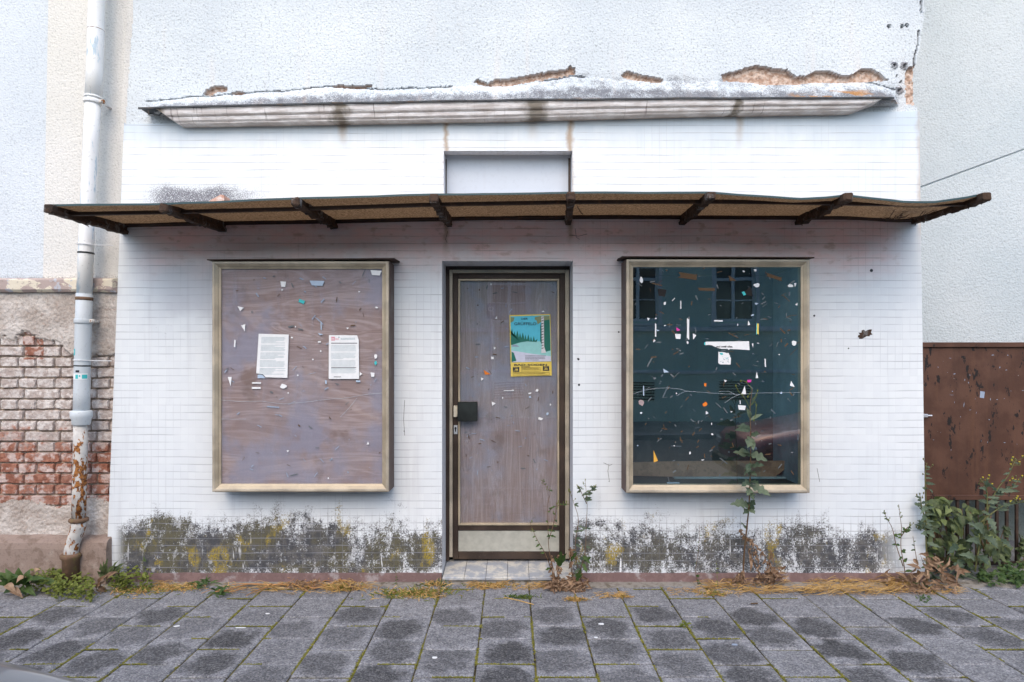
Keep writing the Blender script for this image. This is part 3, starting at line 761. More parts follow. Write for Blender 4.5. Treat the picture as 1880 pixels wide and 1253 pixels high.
DX0, DX1, DZ1 = XP(812), XP(1051.5), ZP(480)          # door opening in the wall face
NX0, NX1, NZ0, NZ1 = XP(815), XP(1050.5), 2.52, ZP(278.5)
WRX0, WRX1, WRZ0, WRZ1 = .80, 1.95, .70, 2.18        # hole behind the dark window
def build_shop():
    shop = thing('shop_building', 'derelict little shop front of white mosaic tiles with crumbling stucco above its rusty canopy', 'shop', (0, 0, 0))
    # ---- tiled wall
    mb = MB(); y = -.012
    c = lambda v: (lambda z: v)
    ft = .065
    wall_quads(mb, xl, c(DX0), ft, DZ1, y, 6)
    wall_quads(mb, c(DX1), c(WRX0), ft, DZ1, y)
    wall_quads(mb, c(WRX0), c(WRX1), ft, WRZ0, y); wall_quads(mb, c(WRX1), xr, ft, DZ1, y, 6)
    wall_quads(mb, c(WRX0), c(WRX1), WRZ1, DZ1, y)
    wall_quads(mb, xl, xr, DZ1, NZ0, y, 2)
    wall_quads(mb, xl, c(NX0), NZ0, NZ1, y, 2); wall_quads(mb, c(NX1), xr, NZ0, NZ1, y, 2)
    n = 30
    for i in range(n):
        f0, f1 = i / n, (i + 1) / n
        def lx(f, z): return xl(z) + (xr(z) - xl(z)) * f
        def tz(f): return ztile(lx(f, 3.2))
        mb.poly([(lx(f0, NZ1), y, NZ1), (lx(f1, NZ1), y, NZ1), (lx(f1, tz(f1)), y, tz(f1)), (lx(f0, tz(f0)), y, tz(f0))])
        mb.poly([(lx(f0, tz(f0)), y, tz(f0)), (lx(f1, tz(f1)), y, tz(f1)), (lx(f1, tz(f1)), .02, tz(f1)), (lx(f0, tz(f0)), .02, tz(f0))])
    for fx, sgn in ((xl, -1), (xr, 1)):                      # returns at the two ends of the front
        for a, b in zip(frange(ft, 3.2, 7), frange(ft, 3.2, 7)[1:]):
            q = [(fx(a), y, a), (fx(a), .3, a), (fx(b), .3, b), (fx(b), y, b)]
            mb.poly(q if sgn > 0 else q[::-1])
    mb.poly([(xl(ft), y, ft), (DX0, y, ft), (DX0, .03, ft), (xl(ft), .03, ft)][::-1])
    mb.poly([(DX1, y, ft), (xr(ft), y, ft), (xr(ft), .03, ft), (DX1, .03, ft)][::-1])
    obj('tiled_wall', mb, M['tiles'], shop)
    # ---- reveals of door and niche
    mb = MB(); d = .33
    mb.poly([(DX0, y, 0), (DX0, d, 0), (DX0, d, DZ1), (DX0, y, DZ1)]); mb.poly([(DX1, d, 0), (DX1, y, 0), (DX1, y, DZ1), (DX1, d, DZ1)])
    mb.poly([(DX0, y, DZ1), (DX0, d, DZ1), (DX1, d, DZ1), (DX1, y, DZ1)])
    obj('door_reveal', mb, M['reveal'], shop)
    mb = MB(); d = .115
    mb.poly([(NX0, y, NZ0), (NX0, d, NZ0), (NX0, d, NZ1), (NX0, y, NZ1)]); mb.poly([(NX1, d, NZ0), (NX1, y, NZ0), (NX1, y, NZ1), (NX1, d, NZ1)])
    k = 24                                                    # ragged plaster along the top of the recess
    for i in range(k):
        x0, x1 = NX0 + (NX1 - NX0) * i / k, NX0 + (NX1 - NX0) * (i + 1) / k
        z0, z1 = NZ1 + .006 * nz(x0, 0, 0, 8), NZ1 + .006 * nz(x1, 0, 0, 8)
        mb.poly([(x0, y, z0), (x0, d, NZ1 + .01), (x1, d, NZ1 + .01), (x1, y, z1)])
    mb.poly([(NX0, y, NZ0 + .012), (NX1, y, NZ0 + .012), (NX1, d, NZ0 + .012), (NX0, d, NZ0 + .012)])
    obj('niche_reveal', mb, M['reveal'], shop)
    mb = MB(); mb.poly([(NX0, d - .004, NZ0), (NX1, d - .004, NZ0), (NX1, d - .004, NZ1 + .02), (NX0, d - .004, NZ1 + .02)])
    nb = obj('niche_board', mb, M['niche'], shop)
    mb = MB(); mb.box(NX1 - .018, NX1 - .004, d - .02, d - .006, NZ0, ZP(291, .1)); obj('edge_strip', mb, M['brown'], nb); mb = MB(); mb.box(NX0 + .003, NX0 + .009, d - .018, d - .006, NZ0, ZP(293, .1))
    obj('edge_strip', mb, M['brown'], nb)
    # ---- stucco above
    xs = frange(-2.74, 2.90, 720); zs = frange(3.15, 4.14, 126)
    def keep(x, z):
        px = CX + x * F / 4.45; py = HY - (z - CH) * F / 4.45
        if z < ztile(x) - .01: return False
        if px < lerp(CRACKL, py) + 1.2 * nz(x, z, 0, 30): return False
        if py > 200: return px < 1684
        return px < lerp(CRACKR + [(140, 1681), (200, 1683)], py) + 1.5 * nz(0, z, 0, 30)
    grid_obj('upper_wall', xs, zs, stucco_y, [M['stucco']], shop, keep=keep)
    mb = MB(); mb.box(-2.60, 2.86, -.004, .3, 4.14, 7.2); obj('upper_storey', mb, M['stucco'], shop)
    # body of the building behind the front
    mb = MB(); mb.box(-2.66, 2.82, .36, 7.0, 0, 7.2); mb.mi = 0
    mb.box(-2.66, 2.84, .085, .36, 3.02, 7.2); mb.box(-2.70, -.62, .06, .36, 0, 3.02); mb.box(.56, .72, .06, .36, 0, 2.5); mb.box(2.02, 2.85, .06, .36, 0, 3.02); mb.box(-.62, 2.02, .13, .36, 2.30, 3.02)
    mb.box(.72, 2.02, .06, .36, 0, .62)
    obj('masonry', mb, M['concrete'], shop)
    mb = MB(); mb.box(-2.9, 3.0, -.2, 7.2, 7.2, 7.35); obj('roof', mb, M['roof'], shop)
    # backing of rough brick seen where the corner plaster is gone
    # ---- red painted plinth
    for (pa, pb) in ((-2.83, DX0 - .002), (DX1 + .002, 2.885)):
        mb = MB(); xs = frange(pa, pb, 44)
        for a, b in zip(xs, xs[1:]):
            ya, yb = -.028 - .006 * nz(a, 1, 0, 4), -.028 - .006 * nz(b, 1, 0, 4); za, zb = .066 + .006 * nz(a, 5, 0, 6), .066 + .006 * nz(b, 5, 0, 6)
            mb.poly([(a, ya, -.02), (b, yb, -.02), (b, yb, zb), (a, ya, za)]); mb.poly([(a, ya, za), (b, yb, zb), (b, .03, zb), (a, .03, za)])
        obj('plinth', mb, M['plinth_red'], shop)
    # ---- threshold
    th = MB(); w = (DX1 - DX0); k = 6
    for i in range(k):
        a, b = DX0 + .004 + (w - .008) * i / k + .0015, DX0 + .004 + (w - .008) * (i + 1) / k - .0015
        n0 = len(th.v)
        dz = rnd(-.002, .002)
        for (yy, zz) in ((-.035, .022), (-.037, .036 + dz), (-.030, .041 + dz), (.29, .066 + dz)):
            th.v.append(Vector((a, yy, zz))); th.v.append(Vector((b, yy, zz)))
        for t in range(3): th.face([n0 + 2 * t, n0 + 2 * t + 1, n0 + 2 * t + 3, n0 + 2 * t + 2])
    obj('doorstep', th, M['sill_tile'], shop)
    mb = MB(); mb.box(DX0 + .002, DX1 - .002, -.022, .3, -.02, .030); obj('step_base', mb, M['soil'], shop)
    # ---- cornice with its zinc cover
    cor = MB(); prof = [(.0, 0), (.138, 0), (.138, -.008), (.134, -.010), (.132, -.034), (.128, -.046), (.120, -.053), (.112, -.056), (.110, -.060), (.112, -.066), (.108, -.082), (.098, -.090), (.094, -.093), (.092, -.1), (0, -.1)]
    ztop = [(-2.44, 3.253), (-1.18, 3.283), (0, 3.305), (1.3, 3.316), (2.52, 3.32)]; hh = [(-2.44, .088), (-1.18, .096), (0, .098), (1.3, .075), (2.52, .060)]
    def cx(u, o, dz=0.0):                                             # ends mitred inwards
        xa, xb = -2.415 - dz * 1.3, 2.505 + dz * 1.6; return xa + (xb - xa) * u
    nU = 60
    for i in range(nU + 1):
        for (o, dz) in prof:
            x = cx(i / nU, o, dz); cor.v.append(Vector((x, -o - .003 * nz(x, dz * 40, 0, 5), lerp(ztop, x) - .004 + dz * 10 * lerp(hh, x) + .002 * nz(x, dz * 30, 2, 7))))
    k = len(prof)
    for i in range(nU):
        for j in range(k - 1):
            a = i * k + j; cor.face([a, a + 1, a + k + 1, a + k][::-1])
    cor.face(list(range(k))); cor.face([nU * k + j for j in range(k)][::-1])
    co = obj('cornice', cor, M['cornice'], shop)
    # return blocks where the moulding dies into the wall
    fl = MB(); xs = frange(-2.53, 2.585, 70); n0 = len(fl.v)
    for x in xs:
        z = lerp(ztop, x) + .004 * nz(x, 0, 0, 3); o = .148 + .004 * nz(x, 3, 0, 6)
        if x < -2.44 or x > 2.52: o = .14
        for (yy, zz) in ((.01, z + .006), (-o, z + .005), (-o, z - .006), (-o + .02, z - .003)): fl.v.append(Vector((x, yy, zz)))
    for i in range(len(xs) - 1):
        for j in range(3):
            a = n0 + i * 4 + j; fl.face([a, a + 4, a + 5, a + 1][::-1])
    obj('flashing', fl, M['flash'], co)
    # loose bits and hooks under the left end
    mb = MB()
    for a in ((272, 203), (283, 204)):
        p = P(a[0], a[1], -.14); mb.tube([p, p + Vector((.004, 0, -.03))], .004, 5)
    mb.tube([P(275, 208, -.08), P(292, 212, -.1), P(298, 207, -.12)], .005, 5)
    obj('flashing_hook', mb, M['flash'], co)
    build_canopy(shop); build_windows(shop); build_door(shop)
    # nail holes and chipped glaze
    for i, (px, py, r) in enumerate(((1600, 497, .011), (1495, 580, .007), (1062, 660, .008), (1063, 707, .008), (1061, 659, .006), (1136, 610, .006), (742, 792, .004), (1558, 640, .005))):
        mb = MB(); p = P(px, py, -.0135); mb.tube([p, p + Vector((0, .004, 0))], r, 9); obj('drill_hole', mb, M['ink'], shop)
    mb = MB(); cc = P(1588, 614, -.0145); pts = []
    for i in range(26):
        a = -2 * PI * i / 26; q = .55 + .45 * random.random(); pts.append((cc.x + math.cos(a) * .062 * q * (1.1 if math.cos(a) > 0 else 1) - .25 * 0, cc.z + math.sin(a) * .034 * q + .25 * math.cos(a) * .055))
    mb.prism(pts[::-1], -.0145, -.0125); obj('broken_tile_patch', mb, M['rust'], shop)
    mb = MB()
    for path in ([(1118, 853), (1116, 865), (1119, 885), (1117, 884)], [(1108, 850), (1119, 855), (1124, 853)], [(743, 735), (741, 770), (743, 800)], [(1056, 420), (1058, 436), (1064, 440)], [(1045, 432), (1062, 434), (1078, 430)], [(822, 425), (818, 440), (821, 446)], [(1500, 860), (1505, 885)]):
        mb = MB(); mb.tube([P(a, b, -.0125) for a, b in path], .0012, 4); obj('wall_crack', mb, M['black_paper'], shop)
    return shop

# ================================================================== canopy
FRONT = [(90, 379), (200, 378), (300, 377), (430, 372), (545, 366), (680, 363), (795, 359), (920, 358), (1048, 356), (1180, 356), (1305, 356), (1380, 361), (1470, 367), (1520, 365), (1555, 361), (1600, 366), (1660, 373), (1715, 373), (1770, 366), (1812, 358)]
REAR = [(232, 413), (410, 409), (610, 406), (825, 401), (1045, 398), (1250, 398), (1465, 399), (1560, 399), (1600, 401), (1640, 404), (1680, 403)]
def build_canopy(shop):
    YF = -.72
    def zf(u): x = -2.715 + 5.51 * u; return ZP(lerp(FRONT, CX + x * F / (YF - CY)), YF)
    def zr(u): x = -2.69 + 5.49 * u; return ZP(lerp(REAR, CX + x * F / 4.45), 0)
    can = MB(); nx, ny = 120, 10
    for i in range(nx + 1):
        u = i / nx
        for j in range(ny + 1):
            t = j / ny
            y = -.012 + (YF + .012) * t; x = (-2.69 + 5.49 * u) * (1 - t) + (-2.715 + 5.51 * u) * t
            z = zr(u) * (1 - t) + zf(u) * t + .003 * nz(x, y, 0, 5)
            if u > .9: z -= .035 * math.sin((u - .9) / .1 * PI) * math.sin(PI * min(1, t * 1.1)) * .8
            can.v.append(Vector((x, y, z)))
    n2 = len(can.v); can.v += [v + Vector((0, 0, .012)) for v in can.v]
    for i in range(nx):
        for j in range(ny):
            a = i * (ny + 1) + j
            can.mi = 0; can.face([a, a + 1, a + ny + 2, a + ny + 1][::-1]); can.face([n2 + a, n2 + a + 1, n2 + a + ny + 2, n2 + a + ny + 1])
        a = i * (ny + 1) + ny; can.mi = 1; can.face([a, a + ny + 1, n2 + a + ny + 1, n2 + a])
    for i in (0, nx):
        for j in range(ny):
            a = i * (ny + 1) + j; can.face([a, a + 1, n2 + a + 1, n2 + a])
    ca = obj('canopy', can, [M['canopy'], M['edge']], shop)
    mb = MB()                                                # flat iron that ties the bracket tips
    YR = -.60
    pts = [(100, 395), (300, 391), (545, 385), (795, 377), (1048, 372.5), (1305, 371.5), (1440, 373), (1553, 375), (1680, 377), (1790, 376)]
    n0 = 0; N = 80
    for i in range(N + 1):
        px = 108 + (1785 - 108) * i / N; c = P(px, lerp(pts, px) - 2, YR)
        for (dy, dz) in ((-.012, .0), (-.012, -.020), (.012, -.020), (.012, .0)): mb.v.append(c + Vector((0, dy, dz + .006)))
    for i in range(N):
        for j in range(4):
            a = i * 4 + j; b = i * 4 + (j + 1) % 4; mb.face([a, b, b + 4, a + 4][::-1])
    obj('tie_rail', mb, M['rail'], ca)
    mb = MB(); xs = frange(-2.68, 2.79, 60)
    for a, b in zip(xs, xs[1:]):
        za, zb = zr((a + 2.69) / 5.49), zr((b + 2.69) / 5.49); n0 = len(mb.v)
        for x, z in ((a, za), (b, zb)):
            for (yy, dz) in ((-.013, -.022), (-.05, -.012), (-.05, .004)): mb.v.append(Vector((x, yy, z + dz)))
        for j in range(2): mb.face([n0 + j, n0 + 3 + j, n0 + 4 + j, n0 + j + 1])
    obj('wall_fillet', mb, M['rail'], ca)
    RX = [232, 412, 616, 826, 1043, 1251, 1464, 1676]; FXX = [95, 305, 545, 797, 1048, 1303, 1553, 1806]
    BB = [430, 426, 420, 417, 413, 413, 413, 411]; FT = [386, 385, 374, 368, 364, 363, 365, 364]
    for k in range(8):
        rr = random.Random(k + 5)
        A = Vector((XP(RX[k]), -.014, 0)); Bf = Vector((XP(FXX[k], -.74), -.735, 0))
        ztA, zbA = zr((A.x + 2.69) / 5.49) - .002, ZP(BB[k], -.02); zT = ZP(FT[k], -.74)
        ztB, zbB = zT + .012, zT - .022
        mb = MB(); n = 22; n0 = 0
        for i in range(n + 1):
            t = i / n; c = A.lerp(Bf, t)
            zt = zr((c.x + 2.69) / 5.49) * (1 - t) + zf(max(0, min(1, (c.x + 2.715) / 5.51))) * t - .002
            zb = (zbA * (1 - t) + zbB * t)
            if zb > zt - .02: zb = zt - .02
            rag = (rr.random() ** 2) * (.020 if k in (3, 4, 5, 6, 7, 2) else .008) * (0.4 + math.sin(PI * t))
            w = .017 + .005 * rr.random(); w2 = .020 + .007 * rr.random()
            for (dx, z) in ((-w, zt), (-w * .8, zt * .5 + zb * .5), (-w2, zb + .018), (-w2 * .8, zb - rag), (w2 * .8, zb - rag * rr.random()), (w2, zb + .018), (w * .8, zt * .5 + zb * .5), (w, zt)):
                mb.v.append(Vector((c.x + dx + .003 * rr.uniform(-1, 1), c.y, z + .002 * rr.uniform(-1, 1))))
        for i in range(n):
            for j in range(7):
                a = i * 8 + j; mb.face([a, a + 1, a + 9, a + 8])
        mb.face([7, 6, 5, 4, 3, 2, 1, 0]); mb.face([n * 8 + j for j in range(8)])
        br = obj('bracket', mb, M['rust'], ca)
        mb = MB(); c = Vector((Bf.x, -.745, zT + .002)); h = .026
        mb.box(c.x - h, c.x + h, c.y - .03, c.y + .03, c.z - .024, c.z + .026, .008)
        for v in mb.v: v += Vector((rr.uniform(-.004, .004), rr.uniform(-.004, .004), rr.uniform(-.004, .004)))
        # the cap is its own look: a corroded lump at the tip
        o = obj('bracket_cap', mb, M['rust'], ca)
    mb = MB()                                                # loose roots and wire hanging from the torn right end
    for i in range(26):
        x0 = rnd(1615, 1700); p = P(x0, lerp(REAR, x0) - rnd(0, 6), -.12); q = P(x0 + rnd(10, 60), rnd(374, 392), -.5)
        mid = (p + q) / 2 + Vector((0, 0, -rnd(.01, .05))); mb.tube([p, mid, q], .0022, 4)
    mb.tube([P(1060, 380, -.66), P(1066, 390, -.62), P(1070, 394, -.6)], .003, 4)
    mb.tube([P(160, 408, -.5), P(157, 413, -.48), P(163, 416, -.46)], .003, 4)
    for i in range(60):
        t = random.random(); k = random.choice((4, 5, 6, 7, 7, 7)); A = Vector((XP(RX[k]), -.014, ZP(BB[k], -.02))); B = P(FXX[k], FT[k] + 6, -.735)
        c = A.lerp(B, t); mb.tube([c + Vector((0, 0, .012)), c + Vector((rnd(-.01, .01), 0, -rnd(.004, .02)))], [.006, .002], 5)
    obj('hanging_debris', mb, M['rust'], ca)['kind'] = 'stuff'

# ================================================================== display windows
def frame_ring(mb, x0, x1, z0, z1, w, y0, y1):
    """four mitred sides with a depth"""
    o = [(x0, z0), (x1, z0), (x1, z1), (x0, z1)]; i = [(x0 + w, z0 + w), (x1 - w, z0 + w), (x1 - w, z1 - w), (x0 + w, z1 - w)]
    b = min(.004, w * .25)
    def inset(k, d): sx = 1 if k in (0, 3) else -1; sz = 1 if k in (0, 1) else -1; return (sx * d, sz * d)
    for k in range(4):
        j = (k + 1) % 4
        def pt(base, kk, d, y): s = inset(kk, d); return (base[kk][0] + s[0], y, base[kk][1] + s[1])
        A = [pt(o, k, 0, y1), pt(o, k, 0, y0 + b), pt(o, k, b, y0), pt(i, k, -b, y0), pt(i, k, 0, y0 + b), pt(i, k, 0, y1)]
        Bq = [pt(o, j, 0, y1), pt(o, j, 0, y0 + b), pt(o, j, b, y0), pt(i, j, -b, y0), pt(i, j, 0, y0 + b), pt(i, j, 0, y1)]
        for t in range(5): mb.poly([A[t], Bq[t], Bq[t + 1], A[t + 1]])
def glass_crack(paths, Y, parent):
    mb = MB()
    for pts in paths:
        out = []
        for (a, b), (c, d) in zip(pts, pts[1:]):
            for s in range(5):
                t = s / 5; out.append(P(a + (c - a) * t, b + (d - b) * t + rnd(-.25, .25), Y))
        out.append(P(*pts[-1], Y)); mb.tube(out, .0008, 4)
    obj('glass_crack', mb, M['crack'], parent)
SC = {}
def build_windows(shop):
    for side in (0, 1):
        if side == 0: x0, x1, z1, z0, YF = -2.001, -.822, 2.207, .667, -.20
        else: x0, x1, z1, z0, YF = XP(1150, -.2), XP(1487, -.2), ZP(476, -.2), ZP(905.5, -.2), -.20
        win = MB(); frame_ring(win, x0, x1, z0, z1, .020, YF, -.02)
        w = obj('display_window', win, M['frame'], shop)
        mb = MB(); a0, a1 = .020, .049; o_ = [(x0 + a0, z0 + a0), (x1 - a0, z0 + a0), (x1 - a0, z1 - a0), (x0 + a0, z1 - a0)]; m_ = [(x0 + .034, z0 + .034), (x1 - .034, z0 + .034), (x1 - .034, z1 - .034), (x0 + .034, z1 - .034)]; i_ = [(x0 + a1, z0 + a1), (x1 - a1, z0 + a1), (x1 - a1, z1 - a1), (x0 + a1, z1 - a1)]
        for k in range(4):
            j = (k + 1) % 4
            L = [(o_, YF + .004), (m_, YF + .014), (m_, YF + .019), (i_, YF + .026), (i_, YF + .07)]
            for (u, yu), (v, yv) in zip(L, L[1:]): mb.poly([(u[k][0], yu, u[k][1]), (u[j][0], yu, u[j][1]), (v[j][0], yv, v[j][1]), (v[k][0], yv, v[k][1])])
        obj('glazing_bead', mb, M['bead'], w)
        mb = MB(); b = .003
        mb.box(x0 - .0015, x0 + .012, YF + .014, -.013, z0 - .001, z1 + .001); mb.box(x1 - .012, x1 + .0015, YF + .014, -.013, z0 - .001, z1 + .001)
        mb.box(x0 + .012, x1 - .012, YF + .014, -.013, z0 - .004, z0 + .010); mb.box(x0 + .012, x1 - .012, YF + .014, -.013, z1 - .010, z1 + .002)
        obj('window_casing', mb, M['side'], w)
        mb = MB(); d = .006
        if side == 0: fx0, fx1, dz0, dz1 = XP(380, -.22), XP(729, -.12), -.001, .006
        else: fx0, fx1, dz0, dz1 = XP(1137, -.12), XP(1495, -.22), .006, .0
        n0 = len(mb.v)
        for x, dz in ((fx0, dz0), (fx1, dz1)):
            for (yy, zz) in ((-.013, .022), (YF - .022, .010), (YF - .022, .003), (-.013, .012)): mb.v.append(Vector((x, yy, z1 + zz + dz)))
        for q in ((0, 1, 5, 4), (1, 2, 6, 5), (2, 3, 7, 6)): mb.face([n0 + t for t in q])
        mb.face([n0, n0 + 3, n0 + 2, n0 + 1]); mb.face([n0 + 4, n0 + 5, n0 + 6, n0 + 7])
        obj('rain_flashing', mb, M['rail'], w)
        gx0, gx1, gz0, gz1 = x0 + .045, x1 - .045, z0 + .045, z1 - .045; YG = YF + .030
        mb = MB(); mb.poly([(gx0, YG, gz0), (gx1, YG, gz0), (gx1, YG, gz1), (gx0, YG, gz1)])
        gl = obj('glass_pane', mb, M['glass'] if side == 0 else M['glass_dark'], w)
        if side == 0:
            mb = MB(); mb.box(gx0 - .01, gx1 + .01, YG + .009, YG + .021, gz0 - .01, gz1 + .01); obj('plywood_sheet', mb, M['ply'], w)
            A = lambda x, y: (380 + x / 2.505, 440 + y / 2.505)
            glass_crack([[A(*p) for p in ((65, 738), (150, 746), (250, 744), (350, 757), (440, 750), (500, 742), (560, 735), (650, 728), (720, 715), (808, 706))], [A(*p) for p in ((690, 730), (640, 790), (612, 818))], [A(*p) for p in ((65, 826), (180, 826))]], YG - .001, w)
        else:
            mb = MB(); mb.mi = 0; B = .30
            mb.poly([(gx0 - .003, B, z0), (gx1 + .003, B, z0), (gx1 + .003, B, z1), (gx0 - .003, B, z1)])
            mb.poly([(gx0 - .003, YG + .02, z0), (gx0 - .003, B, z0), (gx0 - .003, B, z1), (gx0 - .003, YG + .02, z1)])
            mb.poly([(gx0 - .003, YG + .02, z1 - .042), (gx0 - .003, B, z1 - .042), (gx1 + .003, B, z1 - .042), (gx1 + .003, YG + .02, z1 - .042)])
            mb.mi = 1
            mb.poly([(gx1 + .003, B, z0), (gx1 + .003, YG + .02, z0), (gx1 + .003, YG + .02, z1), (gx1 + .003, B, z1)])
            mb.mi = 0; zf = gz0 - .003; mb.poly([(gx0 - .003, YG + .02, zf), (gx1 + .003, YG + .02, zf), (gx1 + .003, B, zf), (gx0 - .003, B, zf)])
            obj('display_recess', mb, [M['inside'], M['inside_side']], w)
            mb = MB(); mb.box(XP(1236, .1), XP(1440, .1), .06, .20, zf + .002, zf + .014, .003); obj('ledge_strip', mb, M['inside_side'], w)
            A = lambda x, y: (1150 + x / 5.53, 690 + y / 5.53)
            glass_crack([[A(*p) for p in ((70, 185), (180, 150), (300, 130), (430, 125), (550, 138), (615, 158), (800, 172), (1000, 185), (1150, 190), (1300, 178), (1770, 172))], [A(*p) for p in ((510, 205), (575, 170), (615, 160))], [A(*p) for p in ((940, 160), (1040, 160), (1100, 188))], [A(*p) for p in ((1000, 275), (1080, 220), (1150, 192))]], YG - .001, w)
        SC[side] = (YG, w, (gx0, gx1, gz0, gz1))
    # faint scratches and tape marks left on the panes
    for side, n in ((0, 90), (1, 210)):
        YG, w, (a, b, c, d) = SC[side]; mb = MB(); rr = random.Random(40 + side)
        for i in range(n):
            x, z = rr.uniform(a + .02, b - .02), c + (d - c) * rr.betavariate(1.3, 1.2); L = rr.uniform(.003, .022) * (2 if rr.random() < .12 else 1); W = rr.uniform(.0012, .005); an = rr.uniform(-.9, .9) + (PI / 2 if rr.random() < .35 else 0)
            ca, sa = math.cos(an), math.sin(an); k = rr.uniform(.2, .9)
            mb.mi = rr.choice((0, 0, 1, 2, 2)) if side else rr.choice((1, 1, 0, 2))
            mb.poly([(x - L * ca + W * sa, YG - .0006, z - L * sa - W * ca), (x + L * ca + W * sa * k, YG - .0006, z + L * sa - W * ca * k), (x + L * ca - W * sa, YG - .0006, z + L * sa + W * ca), (x - L * ca * k - W * sa, YG - .0006, z - L * sa * k + W * ca)])
        o = obj('tape_residue', mb, [M['dim'], M['cold'] if side == 0 else M['faint'], M['tan']], w); o['kind'] = 'stuff'

# ================================================================== door
def build_door(shop):
    Y = .25
    def bx(mb, a, b, t, u, y0, y1, bev=.003): mb.box(XP(a, Y), XP(b, Y), y0, y1, ZP(u, Y), ZP(t, Y), bev)
    fr = MB()
    zb = 1029
    bx(fr, 816, 825.5, 489, zb, Y - .02, Y + .06); bx(fr, 1044.5, 1054, 489, zb, Y - .02, Y + .06); bx(fr, 825.5, 1044.5, 489, 496.5, Y - .02, Y + .06)
    dr = obj('shop_door', fr, M['brown'], shop)
    mb = MB(); bx(mb, 825.7, 831.5, 496.7, 1021, Y - .034, Y + .02); bx(mb, 1037, 1044.3, 496.7, 1024, Y - .034, Y + .02); bx(mb, 831.5, 1037, 496.7, 502.5, Y - .034, Y + .02)
    obj('door_frame', mb, M['frame'], dr)
    mb = MB(); bx(mb, 831.7, 841.5, 502.7, 1026.5, Y - .012, Y + .04); bx(mb, 1026.5, 1036.8, 502.7, 1026.5, Y - .012, Y + .04); bx(mb, 841.5, 1026.5, 502.7, 513, Y - .012, Y + .04)
    bx(mb, 841.5, 1026.5, 964, 974, Y - .012, Y + .04); bx(mb, 841.5, 1026.5, 1012.5, 1026.5, Y - .012, Y + .04)
    lf = obj('door_leaf', mb, M['brown'], dr)
    mb = MB(); frame_ring(mb, XP(841.5, Y), XP(1026.5, Y), ZP(964, Y), ZP(513, Y), .014, Y - .022, Y + .02); obj('glazing_bead', mb, M['bead'], dr)
    mb = MB(); bx(mb, 841.3, 1026.7, 974, 1012.5, Y - .006, Y + .02, .002); obj('kick_plate', mb, M['kick'], dr)
    YG = Y + .004; a, b, c, d = XP(844, Y), XP(1024, Y), ZP(961, Y), ZP(516, Y)
    mb = MB(); mb.poly([(a, YG, c), (b, YG, c), (b, YG, d), (a, YG, d)]); obj('glass_pane', mb, M['glass_door'], dr)
    mb = MB(); mb.box(a, b, YG + .008, YG + .02, c, d); obj('plywood_panel', mb, M['plyv'], dr)
    mb = MB(); mb.box(XP(840, Y - .06), XP(877, Y - .06), Y - .075, Y - .045, ZP(774, Y - .06), ZP(738, Y - .06), .006)
    h = obj('door_handle', mb, M['black'], dr)
    mb = MB(); mb.box(XP(833, Y - .03), XP(839.6, Y - .03), Y - .05, Y - .012, ZP(766, Y - .03), ZP(745, Y - .03), .003); mb.box(XP(838, Y - .04), XP(850, Y - .04), Y - .052, Y - .03, ZP(763, Y - .04), ZP(748, Y - .04), .003)
    obj('handle_mount', mb, M['ivory'], h)
    mb = MB(); mb.box(XP(833, Y - .02), XP(840, Y - .02), Y - .022, Y - .012, ZP(797.5, Y - .02), ZP(781, Y - .02), .002); lk = obj('lock_plate', mb, M['steel'], dr)
    mb = MB(); p = P(836.4, 786.5, Y - .0235); mb.tube([p, p + Vector((0, .004, 0))], .0085, 12); mb.box(p.x - .0045, p.x + .0045, p.y, p.y + .004, p.z - .026, p.z, 0); obj('keyhole', mb, M['ink'], lk)
    rr = random.Random(5); mb = MB()
    for i in range(70):
        x, z = rr.uniform(a + .02, b - .02), rr.uniform(c + .3, d - .02); L = rr.uniform(.003, .02); W = rr.uniform(.001, .004); an = rr.uniform(-.6, .6) + (PI / 2 if rr.random() < .3 else 0); ca, sa = math.cos(an), math.sin(an)
        mb.mi = rr.choice((0, 1, 1, 2)); y = YG - .0006
        mb.poly([(x - L * ca + W * sa, y, z - L * sa - W * ca), (x + L * ca + W * sa, y, z + L * sa - W * ca), (x + L * ca - W * sa * .6, y, z + L * sa + W * ca * .6), (x - L * ca * .7 - W * sa, y, z - L * sa * .7 + W * ca)])
    o = obj('tape_residue', mb, [M['dim'], M['cold'], M['tan']], dr); o['kind'] = 'stuff'
    SC[2] = (YG, dr, (a, b, c, d))
